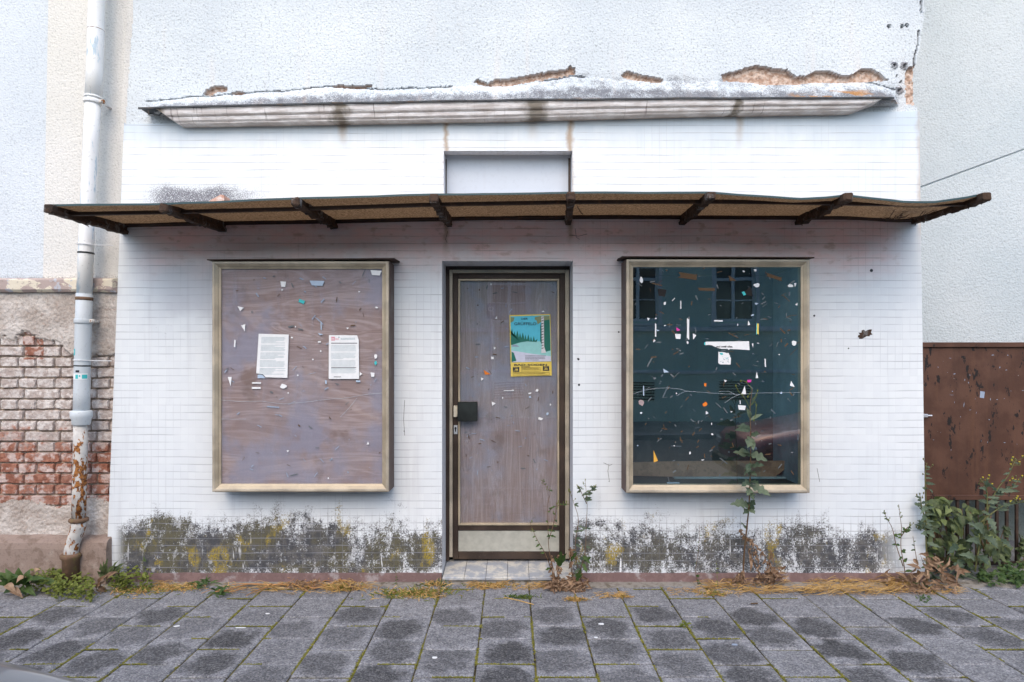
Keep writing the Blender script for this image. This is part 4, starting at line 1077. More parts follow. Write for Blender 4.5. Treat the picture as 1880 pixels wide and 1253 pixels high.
# ================================================================== neighbouring buildings
def build_left():
    b = thing('corner_building', 'cream stuccoed house at the left with crumbling render over bare brick below its ledge', 'house', (-3.6, 0, 0))
    Yp = .015
    zc0, zc1 = ZP(538, 0), ZP(513, 0)
    XE = lambda z: XP(lerp([(0, 243), (230, 229), (370, 222), (500, 211), (620, 207), (1052, 199)], HY - (z - CH) * F / 4.45))
    mb = MB()
    zs = frange(zc1 - .01, 7.0, 14)
    for a, c in zip(zs, zs[1:]):
        f = lambda z: XP(lerp([(0, 86), (510, 76)], HY - (z - CH) * F / 4.45))
        mb.mi = 0; mb.poly([(f(a), Yp, a), (-2.60, Yp, a), (-2.60, Yp, c), (f(c), Yp, c)])
        mb.poly([(f(a), Yp + .05, a), (f(a), Yp, a), (f(c), Yp, c), (f(c), Yp + .05, c)])
    obj('pilaster', mb, M['left_stucco'], b)
    mb = MB(); mb.box(-9, -3.2, Yp + .045, Yp + .4, zc1 - .01, 7.0); mb.box(-3.2, -2.72, Yp + .06, Yp + .4, zc1, 7.0); obj('upper_wall', mb, M['left_field'], b)
    # thin render edge strip against the shop
    mb = MB(); zs = frange(2.0, 4.6, 30)
    for a, c in zip(zs, zs[1:]):
        xa, xc = max(XE(a), -5), max(XE(c), -5)
        mb.poly([(xa - .035 + .006 * nz(a, 0, 0, 9), Yp - .012, a), (xa + .06, Yp - .012, a), (xc + .06, Yp - .012, c), (xc - .035 + .006 * nz(c, 0, 0, 9), Yp - .012, c)])
        mb.poly([(xa - .035 + .006 * nz(a, 0, 0, 9), Yp, a), (xa - .035 + .006 * nz(a, 0, 0, 9), Yp - .012, a), (xc - .035 + .006 * nz(c, 0, 0, 9), Yp - .012, c), (xc - .035 + .006 * nz(c, 0, 0, 9), Yp, c)])
    obj('edge_render', mb, M['left_stucco'], b)
    # string course with peeling paint
    mb = MB(); prof = [(-.0, zc1 + .012), (-.055, zc1), (-.062, zc1 - .012), (-.060, zc0 + .020), (-.045, zc0 + .004), (.0, zc0)]
    xs = frange(-9, XP(213, -.05), 220); k = len(prof)
    for x in xs:
        for (yy, z) in prof: mb.v.append(Vector((min(x, XP(213, -.05) + yy * .5), Yp + yy + .004 * nz(x, z * 8, 0, 7), z + .004 * nz(x, z, 3, 6))))
    for i in range(len(xs) - 1):
        for j in range(k - 1):
            a = i * k + j; mb.face([a, a + 1, a + k + 1, a + k][::-1])
    mb.face([(len(xs) - 1) * k + j for j in range(k)])
    bb = NB('peeling_ledge_paint'); p = bb.pos(); n = bb.noise(bb.scale(p, 1, 1, 1.6), 9, 5, .6); f = bb.noise(p, 50, 4)
    x, y, z = bb.xyz(p)
    c = bb.mix(bb.sm(n, .5, .53), (.42, .34, .31), (.68, .62, .50)); c = bb.mix(bb.sm(bb.noise(p, 13, 4, .6), .58, .61), c, (.45, .46, .5))
    c = bb.mix(bb.mul(bb.sm(f, .6, .7), .4), c, (.2, .16, .14))
    M['ledge'] = bb.fin(c, .85, 0, bb.bump(bb.add(n, f), .5, .004), .2)
    obj('string_course', mb, M['ledge'], b)
    # brickwork showing through the render: one height field
    lowz, hiz = ZP(992, 0), zc0 + .004
    RH = .0745; z0b = ZP(929, 0) - .002
    def top_of_render(x): return ZP(622 + 26 * nz(x, 0, 0, 2.2) + 14 * nz(x, 5, 0, 9) + (55 if XP(150) < x < XP(196) and False else 0) + 26 * sstep(XP(90), XP(130), x), 0)
    def low_render(x): return ZP(921 + 20 * nz(x, 9, 0, 3) + 9 * nz(x, 2, 0, 11), 0)
    def fy(x, z):
        n1 = fbm(x, z, 9); n2 = fbm(x, z, 45)
        zz = z + .004 * nz(x, z, 1, 8); xx = x + .004 * nz(x, z, 2, 14)
        row = math.floor((zz - z0b) / RH); fr = (zz - z0b) / RH - row
        bl = .255 if row % 2 == 0 else .128
        offs = .03 if row % 2 == 0 else .03 - .064
        q = (xx + 9 + offs) / bl; col = math.floor(q); fc = q - col
        hsh = random.Random(int(row * 7919 + col * 104729)); g = hsh.random(); dj = hsh.uniform(-.004, .004)
        ez = min(fr * RH, (1 - fr) * RH); ex = min(fc, 1 - fc) * bl
        e = min(ez, ex) + .0022 * n2
        face = sstep(.003, .009, e)
        round_ = sstep(.003, .016, math.hypot(min(ez, .03), min(ex, .03)) * .75)
        ybr = .022 - face * (.020 + dj + .006 * round_) + .0030 * n2
        px = CX + x * F / 4.45; py = HY - (z - CH) * F / 4.45
        redness = sstep(745, 865, py + 40 * n1) * .85 + .55 * (hsh.random() - .5)
        if 600 < py < 660 and 40 < px < 78: redness = .8
        r = face
        tr = top_of_render(x); lr = low_render(x)
        rend = sstep(-.02, .02, (z - tr) + .02 * n2 + .03 * n1)
        lo = sstep(.02, -.02, (z - lr) + .03 * n1 + .015 * n2)
        cover = max(rend, lo)
        yr = (-.020 if rend > lo else -.004) + .006 * n1 + .004 * n2
        y = ybr * (1 - cover) + yr * cover
        if cover > .5: r = -1.0
        return Yp + y, (r, g, redness)
    xs = frange(-4.75, -2.72, 410); zs = frange(lowz, hiz, 290)
    def keep(x, z): return x < XE(z) + .05
    grid_obj('brick_wall', xs, zs, fy, [M['bricks']], b, keep=keep)
    mb = MB(); mb.box(-9, -4.75, Yp, Yp + .3, lowz, hiz); mb.box(-4.75, -2.80, Yp + .045, Yp + .3, lowz, hiz); obj('lower_wall', mb, M['concrete'], b)
    # bent nail of old mortar and plinth
    mb = MB(); n0 = 0; xs = frange(-9, XP(191, -.09), 160); zt = ZP(995, -.07)
    prof = [(-.006, zt + .028), (-.06, zt + .006), (-.075, zt - .012), (-.082, zt - .05), (-.085, -.02)]; k = len(prof)
    for x in xs:
        for (yy, z) in prof: mb.v.append(Vector((x, Yp + yy + .006 * nz(x, z, 0, 6), z + .006 * nz(x, z, 4, 5))))
    for i in range(len(xs) - 1):
        for j in range(k - 1):
            a = i * k + j; mb.face([a, a + 1, a + k + 1, a + k][::-1])
    e0 = (len(xs) - 1) * k
    mb.v += [Vector((xs[-1] + .012, Yp + .03, prof[0][1] - .01)), Vector((xs[-1] + .012, Yp + .03, -.02))]
    mb.face([e0 + j for j in range(k)] + [len(mb.v) - 1, len(mb.v) - 2])
    obj('plinth', mb, M['plinth_dark'], b)
    mb = MB(); mb.box(-9.1, -2.68, -.15, 7.1, 7.0, 7.15); obj('roof', mb, M['roof'], b)
    mb = MB(); mb.box(-9, -2.74, .45, 7.0, 0, 7.0); obj('masonry', mb, M['concrete'], b)

def build_pipe():
    Y = -.095
    t = thing('downpipe', 'old leaning rain downpipe, white above and flaking rust below, on the corner house', 'drainpipe', tuple(P(130, 1072, Y) * Vector((1, 1, 0)) if False else (XP(130, Y), Y, 0)))
    cl = [(-700, 214), (-100, 184), (0, 178), (130, 174), (200, 170), (370, 162), (480, 157), (600, 153), (752, 149.5)]
    def pt(py): return P(lerp(cl, py), py, Y)
    mb = MB(); mb.tube([pt(y) for y in (-700, -300, 0, 60, 130, 182)], .051, 20); obj('upper_pipe', mb, M['pipe'], t, True)
    mb = MB(); mb.tube([pt(y) for y in (182, 260, 330, 400, 470, 548)], [.047] * 6, 20); obj('middle_pipe', mb, M['pipe'], t, True)
    mb = MB(); mb.tube([pt(y) for y in (540, 600, 660, 720, 762)], .050, 20); obj('lower_pipe', mb, M['pipe_low'], t, True)
    def ring(name, y0, y1, r, m, n=20, sm=True):
        mb = MB(); mb.tube([pt(y0), pt(y0 + .3 * (y1 - y0)), pt(y0 + .7 * (y1 - y0)), pt(y1)], [r * .97, r, r, r * .97], n); return obj(name, mb, m, t, sm)
    ring('pipe_joint', 546, 552, .0525, M['clay']); ring('pipe_joint', 55, 56.5, .0518, M['rust_pipe'])
    for y in (184, 586):
        c = ring('pipe_clamp', y, y + (7 if y < 300 else 9), .0565, M['pipe_low'] if y > 300 else M['pipe'])
        mb = MB(); p = pt(y + 4); mb.box(p.x + .045, p.x + .085, p.y - .02, p.y + .0, p.z - .012, p.z + .012, .003); mb.tube([p + Vector((.07, -.03, 0)), p + Vector((.07, .01, 0))], .009, 7); mb.tube([p + Vector((.05, .05, 0)), p + Vector((.055, .13, 0))], .008, 6)
        obj('clamp_bolt', mb, M['rust_pipe'], c)
    ring('pipe_clamp', 178, 181, .0555, M['pipe'])
    for y in (463.5, 670.5): ring('black_band', y, y + 3, .0512, M['black'])
    for y, x2 in ((448, 208), (660, 205)):
        mb = MB(); a = pt(y); mb.tube([a + Vector((.054 * math.cos(w), .054 * math.sin(w), -.0015 * w)) for w in frange(PI * 1.02, 2 * PI, 12)] + [P(x2, y + 3, -.015)], .0032, 5); obj('white_cord', mb, M['white'], t)
    # stickers wrap round the pipe
    def wrap(name, y0, y1, w0, w1, m, r=.0508):
        mb = MB(); n = 10
        for y in (y0, y1):
            c = pt(y)
            for i in range(n + 1):
                w = PI * 1.5 + (w0 + (w1 - w0) * i / n); mb.v.append(c + Vector((math.cos(w) * r, math.sin(w) * r, 0)))
        for i in range(n): mb.face([i, n + 1 + i, n + 2 + i, i + 1])
        return obj(name, mb, m, t, True)
    s = wrap('sticker', 686, 697, -1.4, 1.25, M['white']); 
    for (a, c) in ((-.25, .12), (.55, 1.2)): 
        q = wrap('sticker_print', 688, 695.5, a, c, M['teal'], .0512)
    wrap('sticker_print', 689, 692, .2, .38, M['teal'], .0512)
    s = wrap('sticker', 641, 653, -1.5, -.45, M['teal']); wrap('sticker_print', 644, 650, -1.1, -.7, M['white'], .0512)
    wrap('sticker_print', 680, 684, -.25, .25, M['ink'], .0509)
    # socket
    mb = MB(); mb.tube([pt(754), pt(756), pt(766), pt(770), pt(779), pt(781)], [.060, .067, .067, .058, .056, .05], 20); obj('pipe_socket', mb, M['pipe_low'], t, True)
    q = lambda x, y: P(x, y, Y)
    mb = MB(); mb.tube([q(148, 778), q(147.5, 830), q(146, 900), q(144.5, 955)], .0435, 18); obj('rusty_pipe', mb, M['rust_pipe'], t, True)
    mb = MB(); mb.tube([q(144.6, 951), q(144.6, 953), q(144.4, 957), q(144.4, 959)], [.05, .06, .06, .05], 18); obj('pipe_joint', mb, M['clay'], t, True)
    mb = MB(); mb.tube([q(144.4, 957), q(144, 966), q(142, 975), q(137, 988), q(133, 1000), q(131, 1012), q(130.5, 1020)], [.048, .048, .045, .044, .044, .044, .044], 18); obj('pipe_bend', mb, M['rust_pipe'], t, True)
    mb = MB(); mb.tube([q(130, 1016), q(130, 1018), q(130, 1023), q(130, 1027), q(130, 1075)], [.055, .064, .064, .052, .05], 18); obj('ground_socket', mb, M['clay'], t, True)

def build_right():
    b = thing('right_building', 'plain grey rough rendered house behind the rusty gate at the right', 'house', (4, 1.0, 0))
    Y = 1.0
    g = [(3.0, 3.025 - (3.49 - 3.0) * .365), (3.49, 3.025), (4.38, 3.35), (9.0, 3.35 + 4.62 * .365)]
    mb = MB(); w = .012
    for (a, za), (c, zc) in zip(g, g[1:]):
        mb.poly([(a, Y, 0), (c, Y, 0), (c, Y, zc - w), (a, Y, za - w)]); mb.poly([(a, Y - .006, za + w), (c, Y - .006, zc + w), (c, Y - .006, 7.5), (a, Y - .006, 7.5)])
        mb.poly([(a, Y, za - w), (c, Y, zc - w), (c, Y + .012, zc), (a, Y + .012, za)]); mb.poly([(a, Y + .012, za), (c, Y + .012, zc), (c, Y - .006, zc + w), (a, Y - .006, za + w)])
    obj('rendered_wall', mb, M['right_stucco'], b)
    mb = MB(); mb.box(3.0, 9.0, Y + .05, 8, 0, 7.5); obj('masonry', mb, M['concrete'], b)
    mb = MB(); mb.box(2.95, 9.1, Y - .1, 8.1, 7.5, 7.65); obj('roof', mb, M['roof'], b)
    # the gate
    Y = .34; X0, X1 = 2.93, 4.75
    t = thing('rusty_gate', 'dark brown rusty sheet metal gate with railing bars under its panel', 'gate', (3.8, Y, 0))
    zt, zb = ZP(638, Y), ZP(909, Y)
    mb = MB(); mb.poly([(X0, Y, zb), (X1, Y, zb), (X1, Y, zt), (X0, Y, zt)]); mb.poly([(X1, Y + .004, zb), (X0, Y + .004, zb), (X0, Y + .004, zt), (X1, Y + .004, zt)]); obj('sheet_panel', mb, M['rust_gate'], t)
    mb = MB(); mb.box(X0, X1, Y - .018, Y + .02, zt, ZP(629, Y), .003); obj('top_rail', mb, M['rust_gate'], t)
    mb = MB(); mb.box(X0, X1, Y - .016, Y + .02, ZP(918, Y), zb, .003); obj('middle_rail', mb, M['rust_gate'], t)
    mb = MB(); mb.box(X0, X1, Y - .012, Y + .012, ZP(1041, Y), ZP(1031, Y), .003); obj('bottom_rail', mb, M['bar'], t)
    for i in range(22):
        x = XP(1830, Y) + (i - 10) * .0742
        if x < X0 + .02 or x > X1 - .02: continue
        mb = MB(); mb.box(x - .010, x + .010, Y - .009, Y + .009, ZP(1031, Y), ZP(918, Y), .002); obj('railing_bar', mb, M['bar'], t)
    mb = MB(); mb.tube([P(1692, 763, Y - .03), P(1711, 763.5, Y - .03)], .006, 8); mb.box(XP(1690, Y), XP(1698, Y), Y - .04, Y, ZP(766, Y), ZP(760, Y), .003); obj('latch_bolt', mb, M['steel'], t)
    mb = MB(); rr = random.Random(3)
    for i in range(34):
        px, py = rr.uniform(1705, 1880), rr.betavariate(1, 2.2) * 250 + 645; L = rr.uniform(.002, .014) * (2 if rr.random() < .15 else 1); W = rr.uniform(.001, .004); p = P(px, py, Y); an = rr.choice((0, 0, PI / 2)) + rr.uniform(-.2, .2); ca, sa = math.cos(an), math.sin(an)
        mb.poly([(p.x - L * ca, Y - .001, p.z - L * sa), (p.x - W * sa, Y - .001, p.z - W * ca), (p.x + L * ca, Y - .001, p.z + L * sa), (p.x + W * sa, Y - .001, p.z + W * ca)])
    p = P(1803, 725, Y); mb.poly([(p.x - .018, Y - .001, p.z - .022), (p.x + .014, Y - .001, p.z - .026), (p.x + .02, Y - .001, p.z + .022), (p.x - .014, Y - .001, p.z + .027)])
    o = obj('paint_splashes', mb, M['cold'], t); o['kind'] = 'stuff'

# ================================================================== across the street (shows as reflections in the panes)
def build_opposite():
    Y = -12.5
    b = thing('opposite_house', 'grey green house across the street, mirrored in the dark shop window', 'house', (0, Y, 0))
    cen = [-8.4, -5.5, -2.75, -.08, 3.3, 5.8, 8.6, 11.4]
    ww, z0, z1 = .52, 2.62, 4.08
    mb = MB(); xs = [-16.0]
    for c in cen: xs += [c - ww, c + ww]
    xs.append(16.0)
    def q(a, c, zl, zh): mb.poly([(c, Y, zl), (a, Y, zl), (a, Y, zh), (c, Y, zh)])
    rows = [(z0, z1)]
    q(-16, 16, -.1, z0); q(-16, 16, z1, 4.6)
    for (a, c) in rows:
        for i in range(0, len(xs), 2): q(xs[i], xs[i + 1], a, c)
        for k in cen:
            for x, s in ((k - ww, 1), (k + ww, -1)):
                pl = [(x, Y, a), (x, Y - .15, a), (x, Y - .15, c), (x, Y, c)]; mb.poly(pl if s > 0 else pl[::-1])
            mb.poly([(k - ww, Y, c), (k + ww, Y, c), (k + ww, Y - .15, c), (k - ww, Y - .15, c)]); mb.poly([(k - ww, Y, a), (k - ww, Y - .15, a), (k + ww, Y - .15, a), (k + ww, Y, a)])
    obj('facade_wall', mb, M['opp'], b)
    mb = MB()
    for (zz, h, o) in ((2.36, .12, .10), (1.24, .09, .06), (4.42, .16, .2)): mb.box(-16, 16, Y + .002, Y + o, zz, zz + h, .01)
    obj('string_course', mb, M['opp_trim'], b)
    for (a, c) in rows:
        for k in cen:
            mb = MB(); frame = .06; y0, y1 = Y - .12, Y - .06
            for (x0, x1, zl, zh) in ((k - ww, k - ww + frame, a, c), (k + ww - frame, k + ww, a, c), (k - .04, k + .04, a, c), (k - ww, k + ww, a, a + .07), (k - ww, k + ww, c - .07, c), (k - ww, k + ww, a + (c - a) * .72, a + (c - a) * .72 + .07), (k - ww, k + ww, a + (c - a) * .36, a + (c - a) * .36 + .025)):
                mb.box(x0, x1, y0 + rnd(0, .004), y1 + rnd(0, .004), zl, zh)
            mb.box(k - ww - .09, k - ww, Y, Y + .05, a - .06, c + .1); mb.box(k + ww, k + ww + .09, Y, Y + .05, a - .06, c + .1); mb.box(k - ww - .15, k + ww + .15, Y, Y + .09, c + .1, c + .2); mb.box(k - ww - .12, k + ww + .12, Y, Y + .09, a - .12, a - .06)
            w = obj('window', mb, M['opp_trim'], b)
            mb = MB(); mb.poly([(k + ww, Y - .13, a), (k - ww, Y - .13, a), (k - ww, Y - .13, c), (k + ww, Y - .13, c)]); obj('pane', mb, M['opp_dark'], w)
    for k in cen:
        mb = MB()
        for i in range(7): mb.box(k - .4, k + .4, Y + .001, Y + .03, .55 + i * .07, .55 + i * .07 + .035)
        obj('cellar_vent', mb, M['brown'], b)
    mb = MB(); mb.box(-16, 16, -20, Y - .16, -.1, 4.5); obj('masonry', mb, M['opp'], b)
    mb = MB(); mb.poly([(-16.3, Y + .3, 4.62), (16.3, Y + .3, 4.62), (16.3, -16.5, 5.0), (-16.3, -16.5, 5.0)][::-1]); mb.poly([(-16.3, -20.4, 4.62), (16.3, -20.4, 4.62), (16.3, -16.5, 5.0), (-16.3, -16.5, 5.0)]); obj('roof', mb, M['roof'], b)
    t = thing('parking_sign', 'small parking sign on a pole across the street, faint in the door glass', 'sign', (-.5, -10.2, 0))
    mb = MB(); mb.tube([(-.5, -10.2, -.1), (-.5, -10.2, 2.95)], .03, 10); obj('pole', mb, M['steel'], t, True)
    mb = MB(); mb.box(-.60, -.40, -10.165, -10.155, 2.55, 2.92, .004); pl = obj('sign_plate', mb, M['blue_sign'], t)
    l = text_mesh('lettering', 'P', (0, 0, 0), .30, M['white'], None, align='CENTER')
    l.data.transform(Matrix.Rotation(PI, 4, 'Z')); l.data.transform(Matrix.Translation(Vector((-.5, -10.15, 2.62)) - wloc(t))); l.parent = pl

# ================================================================== parked cars
def build_car(label, paint, xn, dirn, y0, y1, group=None, hf=1.0):
    """hatchback, nose at xn, body running along dirn (+1/-1), between y0 and y1"""
    yc, hw = (y0 + y1) / 2, (y1 - y0) / 2
    t = thing('parked_car', label, 'car', (xn + dirn * 2.0, yc, -.12), group)
    Z0 = -.12
    st = [ # s, bottom, belt, top, half width at belt, half width at top
     (0.00, .36, .62, .64, .50, .42), (.04, .26, .68, .72, .72, .60), (.16, .22, .74, .79, .88, .72), (.45, .20, .80, .86, .96, .76), (.80, .20, .86, .92, 1.0, .78), (1.10, .20, .90, .97, 1.0, .78),
     (1.22, .20, .92, 1.02, 1.0, .78), (1.85, .20, .95, 1.42, 1.0, .70), (2.10, .20, .96, 1.47, 1.0, .70), (2.9, .20, .98, 1.47, 1.0, .70), (3.35, .20, .99, 1.40, 1.0, .70), (3.80, .22, 1.0, 1.08, .98, .74), (3.98, .24, .96, 1.0, .92, .72), (4.06, .34, .80, .82, .80, .60)]
    body = MB(); glass = MB(); K = 9
    def ring(s):
        q = [lerp([(a[0], a[i]) for a in st], s) for i in range(1, 6)]
        zb, zl, zt, wb, wt = q; zl *= hf; zt *= hf
        pr = [(wb * .80, zb), (wb * .97, zb + .10), (wb * 1.0, zb + .5 * (zl - zb)), (wb * .985, zl - .06), (wb * .93, zl), (wt + .02, zl + (zt - zl) * .85), (wt * .85, zt), (wt * .4, zt + .015), (0, zt + .02)]
        L = [(-a, z) for a, z in pr] + [(a, z) for a, z in pr[:-1][::-1]]
        return [Vector((xn + dirn * s, yc + a * hw, Z0 + z)) for a, z in L]
    ss = [0, .02, .04, .10, .16, .30, .45, .62, .80, 1.0, 1.10, 1.22, 1.4, 1.6, 1.85, 2.1, 2.5, 2.9, 3.1, 3.35, 3.6, 3.8, 3.98, 4.03, 4.06]
    rs = [ring(s) for s in ss]; n = len(rs[0])
    for r in rs: body.v += r
    for i in range(len(ss) - 1):
        sm_ = (ss[i] + ss[i + 1]) / 2
        for j in range(n):
            a, b = i * n + j, i * n + (j + 1) % n
            q = [a, b, b + n, a + n]; q = q if dirn < 0 else q[::-1]
            side = j in (4, n - 6); top = 5 <= j <= n - 7
            if (side and 1.3 < sm_ < 3.6 and not (2.35 < sm_ < 2.45)) or (top and (1.25 < sm_ < 1.84 or 3.36 < sm_ < 3.8)): body.mi = 1
            else: body.mi = 0
            body.face(q)
    body.mi = 0; body.face(list(range(n)) if dirn > 0 else list(range(n))[::-1]); e = (len(ss) - 1) * n; body.face([e + j for j in range(n)][::-1] if dirn > 0 else [e + j for j in range(n)])
    o = obj('car_body', body, [paint, M['car_glass']], t, True)
    for s in (.78, 3.25):
        for sd in (-1, 1):
            c = Vector((xn + dirn * s, yc + sd * (hw - .10), Z0 + .30)); mb = MB()
            mb.tube([c + Vector((0, -.10, 0)), c + Vector((0, -.09, 0)), c + Vector((0, .11, 0)), c + Vector((0, .115, 0))], [.27, .30, .30, .27], 26); w = obj('wheel', mb, M['rubber'], t, True)
            mb = MB(); yy = c.y + sd * .118; mb.tube([(c.x, yy - .01, c.z), (c.x, yy + .01, c.z)], .19, 20); obj('rim', mb, M['steel'], w)
    for sd in (-1, 1):
        mb = MB(); mb.box(min(xn + dirn * .0, xn + dirn * .14), max(xn + dirn * .0, xn + dirn * .14), yc + sd * .58 * hw - .13, yc + sd * .58 * hw + .13, Z0 + .56, Z0 + .68, .03); obj('headlight', mb, M['lamp'], t)
    mb = MB(); mb.box(min(xn - dirn * .03, xn + dirn * .1), max(xn - dirn * .03, xn + dirn * .1), yc - hw * .8, yc + hw * .8, Z0 + .28, Z0 + .46, .04); obj('bumper', mb, M['black'], t)
    return t
# ================================================================== papers on the panes
def flat_poly(name, pts_px, Y, mat, parent=None, thick=.0006):
    p2 = [(P(a, b, Y).x, P(a, b, Y).z) for a, b in pts_px]
    ar = sum(p2[i][0] * p2[(i + 1) % len(p2)][1] - p2[(i + 1) % len(p2)][0] * p2[i][1] for i in range(len(p2)))
    if ar < 0: p2 = p2[::-1]
    mb = MB(); mb.prism(p2, Y - thick, Y); return obj(name, mb, mat, parent)
def scrap_pts(cx, cy, w, h, kind='blob', rot=0.0, seed=0):
    rr = random.Random(seed)
    if kind == 'tri': b = [(-.5, -.5), (.5, -.3), (-.1, .5)]
    elif kind == 'tri2': b = [(.1, -.5), (.5, .5), (-.5, .5)]
    elif kind == 'strip': b = [(-.5, -.5), (.35, -.42), (.5, -.5), (.45, .0), (.5, .5), (-.4, .44), (-.5, .5), (-.42, .1)]
    elif kind == 'quad': b = [(-.5, -.5), (.5, -.42), (.38, .5), (-.36, .46)]
    else: b = [(math.cos(a) * .5 * rr.uniform(.6, 1.1), math.sin(a) * .5 * rr.uniform(.6, 1.1)) for a in frange(0, 2 * PI * 9 / 10, 10)]
    ca, sa = math.cos(rot), math.sin(rot); o = []
    for i, (x, y) in enumerate(b):
        x, y = x * w + rr.uniform(-.04, .04) * w, y * h + rr.uniform(-.04, .04) * h
        o.append((cx + x * ca - y * sa, cy + x * sa + y * ca))
    return o
def text_lines(parent, x0, x1, y0, y1, Y, n, mat, seed, gap=.5, skew=0.0):
    rr = random.Random(seed); mb = MB(); h = (y1 - y0) / n
    for i in range(n):
        if i % 7 == 6: continue
        y = y0 + i * h; e = x1 - (x1 - x0) * (rr.uniform(0, .08) if rr.random() < .75 else rr.uniform(.3, .6)); x = x0 - skew * (y - y0)
        while x < e:
            w = rr.uniform(.6, 2.6); mb.poly([P(x, y + h * gap, Y), P(min(e, x + w), y + h * gap, Y), P(min(e, x + w), y, Y), P(x, y, Y)]); x += w + .35
    return obj('print', mb, mat, parent)
def build_papers():
    Yl, Yr, Yd = SC[0][0] - .0012, SC[1][0] - .0012, SC[2][0] - .0012
    def paper(name, label, cat, pts, Y, mat, group=None):
        cx, cy = sum(p[0] for p in pts) / len(pts), sum(p[1] for p in pts) / len(pts)
        t = thing(name, label, cat, tuple(P(cx, cy, Y)), group); flat_poly('sheet', pts, Y, mat, t); return t
    # two printed notices on the left window
    k = 220 / 1880
    def N(x, y): return (460 + x * k, 600 + y * k)
    t = paper('paper_notice', 'white notice full of grey print with a torn curling corner on the boarded window', 'notice', [N(*p) for p in ((128, 112), (600, 125), (578, 805), (238, 795), (190, 745), (88, 735), (105, 500))], Yl - .002, M['white'])
    Yt = Yl - .0032
    text_lines(t, N(172, 0)[0], N(548, 0)[0], N(0, 165)[1], N(0, 760)[1], Yt, 34, M['grey_ink'], 3, .42, .06)
    flat_poly('torn_corner', [N(*p) for p in ((112, 755), (190, 760), (235, 808), (110, 810))], Yl - .001, M['blue_paper'], t)
    t = paper('paper_notice', 'white letter with a pale red letterhead block stuck on the boarded window', 'notice', [N(*p) for p in ((1230, 133), (1672, 137), (1698, 210), (1703, 820), (1226, 822))], Yl - .002, M['white'])
    text_lines(t, N(1265, 0)[0], N(1660, 0)[0], N(0, 292)[1], N(0, 740)[1], Yt, 26, M['grey_ink'], 9, .36)
    mb = MB(); 
    for (a, b, c, d) in ((1265, 1672, 255, 266), (1265, 1655, 640, 650), (1305, 1420, 785, 794)): mb.poly([P(*N(a, d), Yt), P(*N(b, d), Yt), P(*N(b, c), Yt), P(*N(a, c), Yt)])
    text = obj('print', mb, M['ink'], t)
    text_lines(t, N(1415, 0)[0], N(1650, 0)[0], N(0, 178)[1], N(0, 212)[1], Yt, 2, M['grey_ink'], 12, .5)
    mb = MB(); mb.poly([P(*N(1266, 220), Yt), P(*N(1322, 220), Yt), P(*N(1322, 160), Yt), P(*N(1266, 160), Yt)]); lg = obj('letterhead_mark', mb, M['red_print'], t)
    text_mesh('lettering', 'M', P(*N(1272, 214), Yt - .0008), .022, M['white'], lg); text_mesh('lettering', 'WI', P(*N(1328, 212), Yt - .0008), .018, M['red_print'], lg)
    mb = MB(); p = P(*N(1386, 168), Yt - .0004); mb.tube([p, p + Vector((0, .0004, 0))], .005, 8); obj('letterhead_dot', mb, M['grey_ink'], t)
    # poster on the door glass
    Y = Yd - .002; k = 110 / 919
    def Q(x, y): return (920 + x * k, 560 + y * k)
    t = paper('event_poster', 'yellow edged event poster with a forest clearing picture on the door glass', 'poster', [Q(128, 158), Q(755, 143), Q(778, 1085), Q(150, 1100)], Y, M['yellow'])
    y1, y2, y3, y4 = Y - .0012, Y - .0022, Y - .0032, Y - .0042
    pic = flat_poly('picture', [Q(142, 178), Q(744, 160), Q(768, 868), Q(160, 884)], y1, M['sky_print'], t)
    flat_poly('meadow', [Q(152, 560), Q(755, 560), Q(764, 790), Q(156, 740)], y2, M['meadow'], pic)
    flat_poly('path', [Q(156, 700), Q(400, 740), Q(764, 790), Q(767, 866), Q(160, 882)], y3, M['path'], pic)
    pts = [Q(150, 620), Q(148, 400)]
    for i in range(9):
        x = 165 + i * 42; top = 365 + i * 14 + (i % 2) * 22; pts += [Q(x - 18, top + 75), Q(x, top), Q(x + 18, top + 75)]
    pts += [Q(560, 520), Q(545, 570), Q(400, 560), Q(300, 575)]
    flat_poly('fir_row', pts, y3, M['tree_print'], pic)
    flat_poly('hedge', [Q(600, 330), Q(620, 250), Q(742, 215), Q(758, 700), Q(690, 720), Q(640, 640), Q(600, 560)], y3, M['tree_print'], pic)
    flat_poly('treetop', [Q(520, 190), Q(600, 172), Q(742, 170), Q(744, 225), Q(640, 245), Q(560, 300), Q(545, 240), Q(515, 225)], y4 - .0004, M['leafprint'], pic)
    flat_poly('treetop', [Q(145, 190), Q(205, 195), Q(190, 250), Q(146, 275)], y3, M['leafprint'], pic)
    flat_poly('bush', [Q(160, 720), Q(195, 735), Q(235, 860), Q(160, 878)], y4, M['tree_print'], pic)
    flat_poly('tree_trunk', [Q(616, 180), Q(655, 180), Q(660, 640), Q(690, 735), Q(615, 740), Q(625, 640)], y4 - .0012, M['bark_print'], pic)
    mb = MB()
    for i in range(12):
        y = 200 + i * 42; mb.poly([P(*Q(620, y + 14), y4 - .0022), P(*Q(650, y + 4), y4 - .0022), P(*Q(652, y - 8), y4 - .0022), P(*Q(620, y + 2), y4 - .0022)])
    obj('bark_marks', mb, M['ink'], pic)
    flat_poly('boulder', [Q(158, 640), Q(180, 610), Q(235, 612), Q(285, 645)], y4, M['cold'], pic)
    text_mesh('title', 'DER', P(*Q(306, 228), y4 - .001), .0195, M['ink'], t, width=.047)
    text_mesh('title', 'GRÜFFELO', P(*Q(200, 312), y4 - .001), .0300, M['ink'], t, width=.161)
    text_lines(t, Q(370, 0)[0], Q(690, 0)[0], Q(0, 780)[1], Q(0, 865)[1], y4 - .001, 4, M['ink'], 4, .3)
    text_mesh('place_name', 'BAD-SODEN', P(*Q(195, 934), y2), .0180, M['ink'], t, width=.243, bold=.0005)
